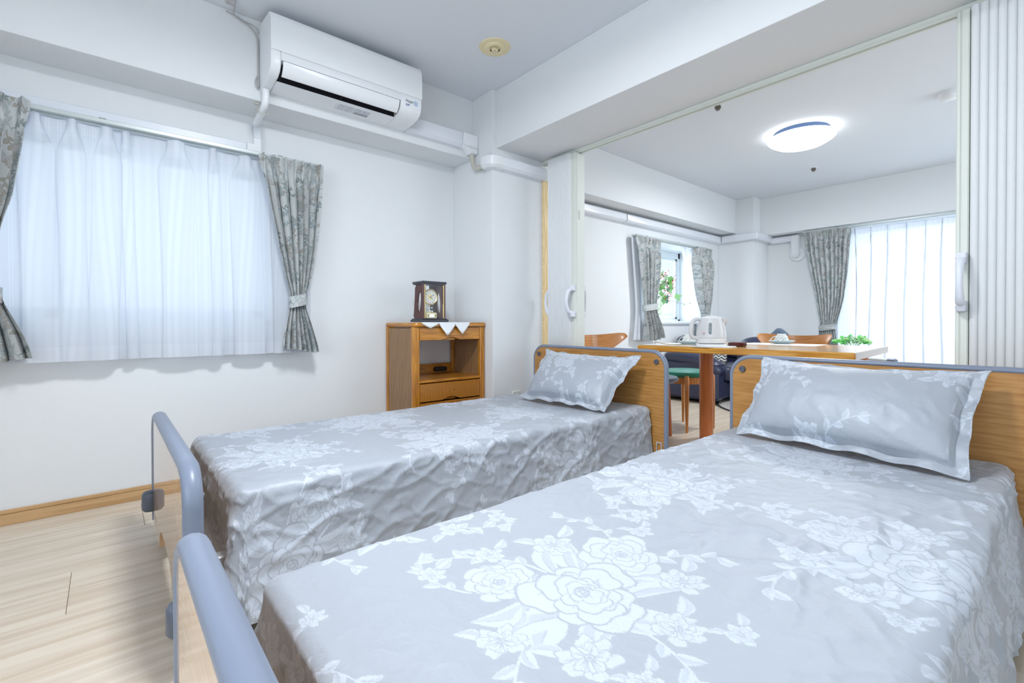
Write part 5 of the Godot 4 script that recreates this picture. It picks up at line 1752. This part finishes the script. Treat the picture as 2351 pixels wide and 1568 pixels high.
	var tip2 := [V(0.098, 0.168, -0.004), V(0.092, 0.14, -0.004), V(0.078, 0.112, -0.003)]
	for k in 2:
		m.quad(A[k], A[k + 1], tip[k + 1], tip[k])
		m.quad(C[k + 1], C[k], tip2[k], tip2[k + 1])
		m.quad(tip[k], tip[k + 1], tip2[k + 1], tip2[k])
	m.group(-1)
	m.quad(A[0], tip[0], tip2[0], C[0])
	m.quad(A[2], C[2], tip2[2], tip[2])
	obj("spout", m, M.kettle_white, t)
	m = mb()
	m.t = K
	m.tube(curve([V(-0.058, 0.158, 0), V(-0.085, 0.16, 0), V(-0.106, 0.148, 0), V(-0.118, 0.115, 0), V(-0.12, 0.08, 0), V(-0.112, 0.055, 0), V(-0.082, 0.047, 0)]), [0.013, 0.013, 0.013, 0.0135, 0.014, 0.014, 0.014, 0.014, 0.014, 0.014, 0.014, 0.014, 0.0145, 0.0145, 0.0145, 0.0145, 0.0145, 0.0145, 0.0145, 0.0145, 0.0145, 0.0145, 0.0145, 0.0145, 0.0145, 0.0145, 0.0145, 0.0145, 0.0145, 0.0145, 0.0145, 0.0145, 0.0145, 0.0145, 0.0145, 0.0145, 0.0145], 14, 0.85, V(0, 0, 1))
	obj("handle", m, M.kettle_white, t)
	# water gauge and print on the camera side of the body
	var G := Transform3D(K.basis * Basis(Vector3.UP, deg_to_rad(-27.0)) * Basis(V(1, 0, 0), deg_to_rad(-12.5)), K * V(0, 0.105, 0) + K.basis * (Basis(Vector3.UP, deg_to_rad(-27.0)) * V(0, 0, 0.0765)))
	m = mb()
	m.prism(rounded(-0.0085, -0.034, 0.0085, 0.034, [0.0084, 0.0084, 0.0084, 0.0084], 6), -0.006, 0.0022, G, 0.0008)
	var gauge := obj("water_gauge", m, M.gauge_grey, body)
	m = mb()
	for q in [[0.004, 0.007], [-0.012, 0.008]]:
		m.prism(rounded(-q[1] * 0.5, q[0], q[1] * 0.5, q[0] + 0.0012, [0, 0, 0, 0], 1), 0.0022, 0.0028, G, 0.0001)
	m.prism(rounded(0.003, -0.02, 0.007, -0.0188, [0, 0, 0, 0], 1), 0.0022, 0.0028, G, 0.0001)
	obj("gauge_mark", m, M.white_gloss, gauge)
	var G2 := Basis(Vector3.UP, deg_to_rad(-54.0))
	var at := K * (G2 * V(0, 0.079, 0.0815))
	lettering("T-fal", 0.0085, at, K.basis * G2, M.print_red, body)
	lettering("0.8L", 0.006, at - V(0, 0.009, 0), K.basis * G2, M.print_dark, body)
	m = start(V(-1.6, Y, -2.7))
	m.tube(curve([V(-1.406, Y + 0.006, -2.72), V(-1.45, Y + 0.004, -2.70), V(-1.53, Y + 0.004, -2.67), V(-1.62, Y + 0.007, -2.66), V(-1.71, Y + 0.016, -2.70), V(-1.755, Y + 0.014, -2.76), V(-1.783, Y + 0.004, -2.80), V(-1.80, Y - 0.03, -2.82), V(-1.805, 0.4, -2.83)]), 0.0028, 7)
	solo("kettle_cord", "thin beige kettle cord trailing to the table's left end", "cord", m, M.cord_beige)
	t = thing("lacquer_box", "low dark red lacquer box right of the kettle", "box", V(-1.262, Y, -2.855))
	m = mb()
	m.lathe([Vector2(0, 0), Vector2(0.046, 0), Vector2(0.052, 0.005), Vector2(0.052, 0.012), Vector2(0.05, 0.0135)], org, 32)
	obj("box_body", m, M.lacquer, t)
	m = mb()
	m.lathe([Vector2(0.0515, 0.0142), Vector2(0.052, 0.018), Vector2(0.046, 0.023), Vector2(0.04, 0.0215), Vector2(0, 0.021)], org, 32)
	obj("box_lid", m, M.lacquer, t)


func chair_back(t: Node3D, at: Vector3, turn: float, taper: float) -> void:   # bent plywood back, open side along +z before the turn
	var B := Basis(Vector3.UP, turn)
	var f := func(side: float) -> Callable:
		return func(u: float, v: float) -> Vector3:
			if side < 0.0: u = 1.0 - u
			var p := u * 2.0 - 1.0
			var top := 0.138 + 0.022 * pow(absf(p), 2.2) - 0.012 * pow(absf(p), 14.0)
			var x := p * 0.235
			var y := top - v * (0.03 + taper * pow(1.0 - pow(absf(p), 1.6), 0.8)) + 0.008 * v * pow(absf(p), 10.0)
			var z := 0.135 * pow(absf(x) / 0.235, 1.9) - 0.025 * (1.0 - v)
			return at + B * V(x, y, z + side * 0.006)
	var F: Callable = f.call(1.0)
	var K: Callable = f.call(-1.0)
	var uv := func(u: float, v: float) -> Vector2: return Vector2(v * 0.16, u * 0.5)
	var e := func(u: float, v: float) -> Vector3:   # rim joining the two faces
		var s := u * 4.0
		var w := fmod(s, 1.0) if u < 1.0 else 0.0
		var q: Vector2 = [Vector2(w, 0), Vector2(1, w), Vector2(1.0 - w, 1), Vector2(0, 1.0 - w)][int(s) % 4]
		return (F.call(q.x, q.y) as Vector3).lerp(K.call(1.0 - q.x, q.y), 1.0 - v)
	obj("backrest", grid(40, 14, [F, K, e], [uv, uv, uv]), M.chair_wood, t)


func chairs() -> void:
	# chair at the table's left end, facing along +x
	var c := V(-2.07, 0, -2.98)
	var t := thing("dining_chair", "wooden dining chair with grey round seat at the table's left end", "chair", c, "dining chairs")
	chair_back(t, c + V(-0.30, 0.60, 0.115), PI / 2 - 0.12, 0.14)
	var m := mb()
	m.lathe([Vector2(0, 0), Vector2(0.19, 0.0), Vector2(0.215, 0.012), Vector2(0.225, 0.026), Vector2(0.215, 0.04), Vector2(0.15, 0.048), Vector2(0, 0.05)], c + V(0.07, 0.396, -0.055), 36)
	obj("seat", m, M.seat_grey, t)
	for s in [[0.20, -0.155], [0.20, 0.06], [-0.12, -0.18], [-0.12, 0.08]]:
		m = mb()
		m.tube([c + V(s[0], 0, s[1]), c + V(s[0] * 0.9, 0.40, s[1] * 0.9)], [0.014, 0.02], 10, 1.3, V(1, 0, 0))
		obj("leg", m, M.leg_wood, t)
	m = mb()
	m.tube(curve([c + V(-0.15, 0.36, 0), c + V(-0.21, 0.37, 0), c + V(-0.255, 0.45, 0), c + V(-0.258, 0.62, 0.01)]), 0.03, 10, 0.25, V(0, 0, 1))
	obj("back_support", m, M.chair_wood, t)
	# chair across the table, facing the beds
	c = V(-1.27, 0, -3.62)
	t = thing("dining_chair", "wooden dining chair with curved back across the table", "chair", c, "dining chairs")
	chair_back(t, c + V(0.01, 0.597, -0.225), 0.05, 0.2)
	m = mb()
	m.lathe([Vector2(0, 0), Vector2(0.19, 0.0), Vector2(0.215, 0.012), Vector2(0.225, 0.026), Vector2(0.215, 0.04), Vector2(0.15, 0.048), Vector2(0, 0.05)], c + V(0, 0.375, 0.01), 36)
	obj("seat", m, M.seat_grey, t)
	for s in [[0.15, -0.17], [-0.15, -0.17], [0.15, 0.19], [-0.15, 0.19]]:
		m = mb()
		m.tube([c + V(s[0], 0, s[1]), c + V(s[0] * 0.95, 0.375, s[1] * 0.92)], [0.014, 0.02], 10, 1.3, V(0, 0, 1))
		obj("leg", m, M.leg_wood, t)
	m = mb()
	m.tube(curve([c + V(0, 0.36, -0.15), c + V(0, 0.37, -0.21), c + V(0, 0.45, -0.245), c + V(0.01, 0.62, -0.245)]), 0.03, 10, 0.25, V(1, 0, 0))
	obj("back_support", m, M.chair_wood, t)
	# green stool
	c = V(-1.955, 0, -3.495)
	t = thing("stool", "round stool with green seat and wooden legs behind the table leg", "stool", c)
	m = mb()
	m.lathe([Vector2(0, 0), Vector2(0.185, 0), Vector2(0.20, 0.01), Vector2(0.203, 0.024), Vector2(0.196, 0.038), Vector2(0.15, 0.046), Vector2(0, 0.048)], c + V(0, 0.412, 0), 40)
	obj("seat", m, M.seat_green, t)
	m = mb()
	m.lathe([Vector2(0.165, 0.0), Vector2(0.18, 0.0), Vector2(0.18, 0.05), Vector2(0.165, 0.05), Vector2(0.165, 0.0)], c + V(0, 0.362, 0), 36)
	obj("apron", m, M.chair_wood, t)
	for k in 4:
		var a := atan2(0.18, 0.117) + k * PI / 2
		m = mb()
		var d := V(cos(a), 0, sin(a)) * 0.205
		m.tube([c + d * 1.03, c + d * 1.0 + V(0, 0.3, 0), c + d * 0.99 + V(0, 0.41, 0), c + d * 0.985 + V(0, 0.428, 0)], [0.009, 0.017, 0.018, 0.012], 12)
		obj("leg", m, M.chair_wood, t)


func living_room() -> void:
	var t := thing("sofa", "dark navy leather sofa with padded arms against the window wall", "sofa", V(-2.5, 0, -5.2))
	var m := mb()
	m.span(V(-2.83, 0.06, -4.66), V(-2.24, 0.22, -5.72), 0.02)
	m.span(V(-2.83, 0.03, -4.72), V(-2.3, 0.06, -5.66), 0.005)
	obj("base", m, M.leather, t)
	for z in [-4.68, -5.70]:
		m = mb()
		m.box(V(-2.525, 0.24, z), V(0.60, 0.40, 0.17), 0.03)
		m.tube(curve([V(-2.82, 0.46, z), V(-2.65, 0.462, z), V(-2.47, 0.445, z), V(-2.34, 0.40, z), V(-2.275, 0.345, z), V(-2.25, 0.30, z)], 5), [0.05, 0.058, 0.064, 0.068, 0.07, 0.072, 0.073, 0.074, 0.075, 0.076, 0.077, 0.078, 0.079, 0.08, 0.08, 0.08, 0.08, 0.08, 0.078, 0.076, 0.074, 0.07, 0.066, 0.06, 0.052, 0.04], 18, 1.35)
		obj("arm", m, M.leather, t)
	for z in [-5.0, -5.38]:
		m = mb()
		m.puff(V(-2.44, 0.30, z), V(0.52, 0.17, 0.40), 0.4, 28, 16)
		obj("seat_cushion", m, M.leather, t)
		m = mb()
		m.puff(V(-2.705, 0.485, z - 0.02), V(0.24, 0.42, 0.52), 0.5, 28, 18)
		obj("back_cushion", m, M.leather, t)
	t = thing("armchair", "dark navy leather armchair standing behind the dining table", "armchair", V(-1.80, 0, -5.15))
	m = mb()
	m.span(V(-2.12, 0.05, -4.93), V(-1.48, 0.24, -5.5), 0.03)
	obj("base", m, M.leather, t)
	m = mb()
	m.puff(V(-1.795, 0.46, -4.93), V(0.74, 0.47, 0.2), 0.5, 30, 18)
	obj("back_cushion", m, M.leather, t)
	m = mb()
	m.puff(V(-1.80, 0.30, -5.26), V(0.5, 0.16, 0.46), 0.45, 26, 14)
	obj("seat_cushion", m, M.leather, t)
	for x in [-2.08, -1.49]:
		m = mb()
		m.puff(V(x, 0.33, -5.22), V(0.16, 0.46, 0.5), 0.45, 22, 14)
		obj("arm", m, M.leather, t)
	m = start(V(-2.47, 0.38, -4.86))
	m.puff(V(-2.46, 0.50, -4.91), V(0.34, 0.34, 0.12), 0.55, 26, 16, Basis(Vector3.UP, 0.35) * Basis(V(1, 0, 0), -0.3))
	solo("cushion", "black and white zigzag cushion on the sofa behind the table leg", "cushion", m, M.cushion_zigzag, "scatter cushions")
	m = start(V(-1.82, 0.38, -5.14))
	m.puff(V(-1.845, 0.598, -5.12), V(0.27, 0.10, 0.27), 0.22, 28, 14, Basis(Vector3.UP, 0.1) * Basis(V(0, 0, 1), 0.8) * Basis(V(1, 0, 0), 1.5))
	solo("cushion", "grey blue cushion peeking over the far chair back", "cushion", m, M.cushion_blue, "scatter cushions")
	t = thing("rug", "round pale rug with dark border in front of the sofa", "rug", V(-1.62, 0.0, -5.06))
	m = mb()
	m.lathe([Vector2(0, 0.0005), Vector2(0.755, 0.0005), Vector2(0.76, 0.006), Vector2(0.735, 0.009)], org, 64)
	obj("rug_border", m, M.rug_edge, t)
	var rg := func(u: float, v: float) -> Vector3: return org + V(cos(-TAU * u) * v * 0.736, 0.0092, sin(-TAU * u) * v * 0.736)
	obj("rug_pile", grid(64, 6, [rg], [func(u: float, v: float) -> Vector2: return Vector2(cos(TAU * u), sin(TAU * u)) * v]), M.rug_pile, t)
	# grey walking frame whose rail end shows past the table
	t = thing("walking_frame", "grey metal rail with dark end cap past the table's right end", "frame", V(-0.85, 0, -3.75))
	m = mb()
	m.tube([V(-1.15, 0.592, -3.92), V(-0.70, 0.592, -3.68)], 0.014, 14)
	obj("rail", m, M.rail_metal, t)
	m = mb()
	m.tube([V(-0.70, 0.592, -3.68), V(-0.665, 0.592, -3.661), V(-0.657, 0.592, -3.657)], [0.0165, 0.0165, 0.012], 14)
	obj("end_cap", m, M.edge_grey, t)
	for p in [V(-1.10, 0, -3.893), V(-0.76, 0, -3.712)]:
		m = mb()
		m.tube([p, p + V(0, 0.585, 0)], 0.012, 12)
		obj("leg", m, M.rail_metal, t)
	plants()


func leaf_shape(m: MB, at: Vector3, dir: Vector3, nrm: Vector3, ln: float, wd: float, lobes := false) -> void:
	var side := dir.cross(nrm).normalized() * wd * 0.5
	var up := side.cross(dir).normalized()
	m.group(0)
	var mid := []
	var l := []
	var r := []
	for i in 7:
		var k := i / 6.0
		var w := pow(sin(PI * pow(k, 0.75)), 0.8)
		if lobes: w *= 1.0 + 0.45 * cos(k * 13.0)
		var p := at + dir * ln * k - up * ln * 0.25 * k * k
		mid.append(p)
		l.append(p + side * w + up * wd * 0.12 * w)
		r.append(p - side * w + up * wd * 0.12 * w)
	for i in 6:
		m.quad(mid[i], r[i], r[i + 1], mid[i + 1])
		m.quad(l[i], mid[i], mid[i + 1], l[i + 1])


func plants() -> void:
	rng.seed = 21
	# leafy pot plant beyond the table
	var p := V(-1.255, 0, -5.1)
	var t := thing("plant_stand", "small white plant stand beyond the table", "plant stand", p)
	var m := mb()
	m.lathe([Vector2(0, 0), Vector2(0.13, 0), Vector2(0.13, 0.015), Vector2(0.02, 0.03), Vector2(0.018, 0.44), Vector2(0.12, 0.45), Vector2(0.12, 0.465), Vector2(0, 0.465)], p, 28)
	obj("stand", m, M.pot_white, t)
	t = thing("potted_plant", "bushy green potted plant behind the table beside the veranda curtain", "plant", p + V(0, 0.4655, 0))
	m = mb()
	m.lathe([Vector2(0, 0), Vector2(0.07, 0), Vector2(0.09, 0.13), Vector2(0.096, 0.132), Vector2(0.096, 0.145), Vector2(0.085, 0.145), Vector2(0.08, 0.12), Vector2(0, 0.12)], org, 28)
	obj("pot", m, M.pot_white, t)
	var c := org + V(0.02, 0.13, 0)
	for k in 210:
		m = mb()
		var a := rng.randf() * TAU
		var rr := sqrt(rng.randf()) * 0.125
		var tip := c + V(cos(a) * rr, 0.03 + 0.085 * (1.0 - 0.6 * rr / 0.125) * rng.randf_range(0.4, 1.2), sin(a) * rr * 0.8)
		var d := (V(cos(a), rng.randf_range(-0.1, 0.7), sin(a))).normalized()
		leaf_shape(m, tip, d, V(0.45 + rng.randf_range(-0.4, 0.4), 0.6, 0.65 + rng.randf_range(-0.4, 0.4)), rng.randf_range(0.03, 0.045), rng.randf_range(0.018, 0.026))
		obj("leaf", m, M.leaf_mint if k % 3 else M.leaf_pale, t)
	m = mb()
	for k in 16:
		var a := TAU * k / 16
		m.tube([c + V(0, -0.02, 0), c + V(cos(a) * 0.07, 0.05, sin(a) * 0.06), c + V(cos(a) * 0.11, 0.06, sin(a) * 0.09)], 0.002, 5)
	obj("stem", m, M.leaf_mint, t)
	# viburnum branches on the bay sill
	p = V(-3.02, 0.8355, -4.62)
	t = thing("vase", "white vase on the bay window sill behind the left curtain", "vase", p)
	m = mb()
	m.lathe([Vector2(0, 0), Vector2(0.045, 0), Vector2(0.05, 0.06), Vector2(0.03, 0.13), Vector2(0.034, 0.15), Vector2(0.028, 0.148), Vector2(0.026, 0.12), Vector2(0, 0.11)], p, 24)
	obj("vase_body", m, M.porcelain, t)
	t = thing("berry_branch", "lobed green leaves with red berry clusters in the bay window", "branch", p + V(0, 0.12, 0))
	m = mb()
	m.tube(curve([p + V(0, 0.12, 0), p + V(-0.005, 0.3, -0.1), p + V(0.01, 0.42, -0.22), p + V(0.0, 0.5, -0.36)]), 0.004, 6)
	m.tube(curve([p + V(0, 0.12, 0), p + V(0.01, 0.25, -0.14), p + V(0.02, 0.36, -0.3), p + V(0.01, 0.40, -0.42)]), 0.003, 6)
	obj("stem", m, M.stem_brown, t)
	var W := func(px: float, py: float) -> Vector3:   # spread of the spray seen from the room, in metres along z and y
		return V(-3.02 + rng.randf_range(-0.05, 0.05), 1.365 - py * 1.12, -4.80 - px * 1.2)
	for q in [[0.03, -0.03, 0.085], [0.0, 0.05, 0.08], [0.10, 0.02, 0.09], [0.14, -0.01, 0.085], [0.22, 0.0, 0.07], [0.05, 0.13, 0.09], [0.18, 0.09, 0.08], [0.24, 0.08, 0.075], [0.26, 0.17, 0.085], [0.12, 0.19, 0.075], [0.10, 0.23, 0.09], [0.02, 0.18, 0.07], [0.2, 0.15, 0.06], [0.07, 0.07, 0.085], [0.13, 0.06, 0.08], [0.17, 0.03, 0.08], [0.08, 0.0, 0.08], [0.21, 0.05, 0.07], [0.14, 0.13, 0.075], [0.06, 0.2, 0.07]]:
		m = mb()
		var at: Vector3 = W.call(q[0], q[1])
		leaf_shape(m, at, V(rng.randf_range(-0.2, 0.3), rng.randf_range(-0.7, 0.3), rng.randf_range(-1, 0.4)).normalized(), V(0.9, 0.3, 0.3), q[2] * 1.15, q[2] * 1.15, true)
		obj("leaf", m, M.leaf_green, t)
	var ball := mb()
	ball.puff(org, V(0.012, 0.012, 0.012), 1.0, 8, 6)
	var bm := ball.done()
	for q in [[0.01, 0.05, 12], [0.10, -0.02, 16], [0.19, 0.05, 18], [0.25, 0.02, 14], [0.22, 0.13, 16], [0.15, 0.13, 10], [0.14, 0.22, 14], [0.18, 0.2, 8]]:
		for k in q[2]:
			var o := obj("berry", bm, M.berry_red, t)
			o.position = W.call(q[0] + rng.randfn(0, 0.02), q[1] + rng.randfn(0, 0.018)) - org
	t = thing("trailing_vine", "thin vine with round dark leaves strung across the bay window", "vine", V(-2.93, 1.1, -5.0))
	m = mb()
	var vp := curve([V(-2.98, 1.30, -4.93), V(-2.97, 1.17, -4.95), V(-2.95, 1.095, -4.90), V(-2.92, 1.07, -5.05), V(-2.90, 1.055, -5.2), V(-2.88, 1.07, -5.33), V(-2.85, 1.11, -5.45)])
	m.tube(vp, 0.0012, 5)
	m.tube(curve([V(-2.98, 1.13, -4.72), V(-2.96, 1.11, -4.8), V(-2.95, 1.095, -4.90)]), 0.0014, 5)
	obj("stem", m, M.stem_brown, t)
	for q in [[V(-2.98, 1.29, -4.95), 0.035], [V(-2.97, 1.215, -4.93), 0.045], [V(-2.965, 1.125, -4.90), 0.05], [V(-2.95, 1.075, -4.87), 0.05], [V(-2.955, 1.095, -4.80), 0.03], [V(-2.97, 1.12, -4.73), 0.03], [V(-2.92, 1.06, -5.05), 0.016], [V(-2.905, 1.045, -5.17), 0.02], [V(-2.89, 1.06, -5.27), 0.018], [V(-2.87, 1.09, -5.38), 0.015]]:
		m = mb()
		leaf_shape(m, q[0] + V(0, q[1] * 0.5, 0), V(0.1, -1, -0.1).normalized(), V(1, 0, 0.3), q[1], q[1] * 0.85)
		obj("leaf", m, M.leaf_dark, t)
	t = thing("pale_grass", "pale feathery grass in the bay window behind the left curtain", "plant", V(-3.05, 0.8355, -4.74))
	m = mb()
	for k in 90:
		var a := rng.randf() * TAU
		var d := V(cos(a) * 0.5, rng.randf_range(0.5, 1.4), sin(a) * 0.6)
		leaf_shape(m, org + V(0, 0.02, 0) + d * rng.randf_range(0.02, 0.18), (d + V(0, -0.2, 0)).normalized(), V(1, 0.2, 0.2), rng.randf_range(0.04, 0.08), 0.007)
	obj("blades", m, M.leaf_pale, t).set_meta("kind", "stuff")
	m = mb()
	for k in 14:
		var a := TAU * k / 14
		m.tube([org, org + V(cos(a) * 0.06, 0.2 + 0.03 * (k % 3), sin(a) * 0.07)], 0.0015, 4)
	obj("stem", m, M.leaf_pale, t)


func _ready() -> void:
	camera_and_light()
	nz.noise_type = FastNoiseLite.TYPE_SIMPLEX_SMOOTH
	nz.seed = 3
	nz.frequency = 0.02
	nz.fractal_octaves = 2
	materials()
	lamp(V(-1.352, YC, -4.175), "round glowing ceiling lamp in the living room", 3.0)
	lamp(V(-1.02, YC, -0.52), "unseen round ceiling lamp of the bedroom, above the beds", 3.4)  # out of view, placed to light the bedroom and shadow the curtain hems
	room()
	curtains()
	air_conditioner()
	folding_doors()
	beds()
	cabinet()
	clock()
	table_and_things()
	chairs()
	living_room()
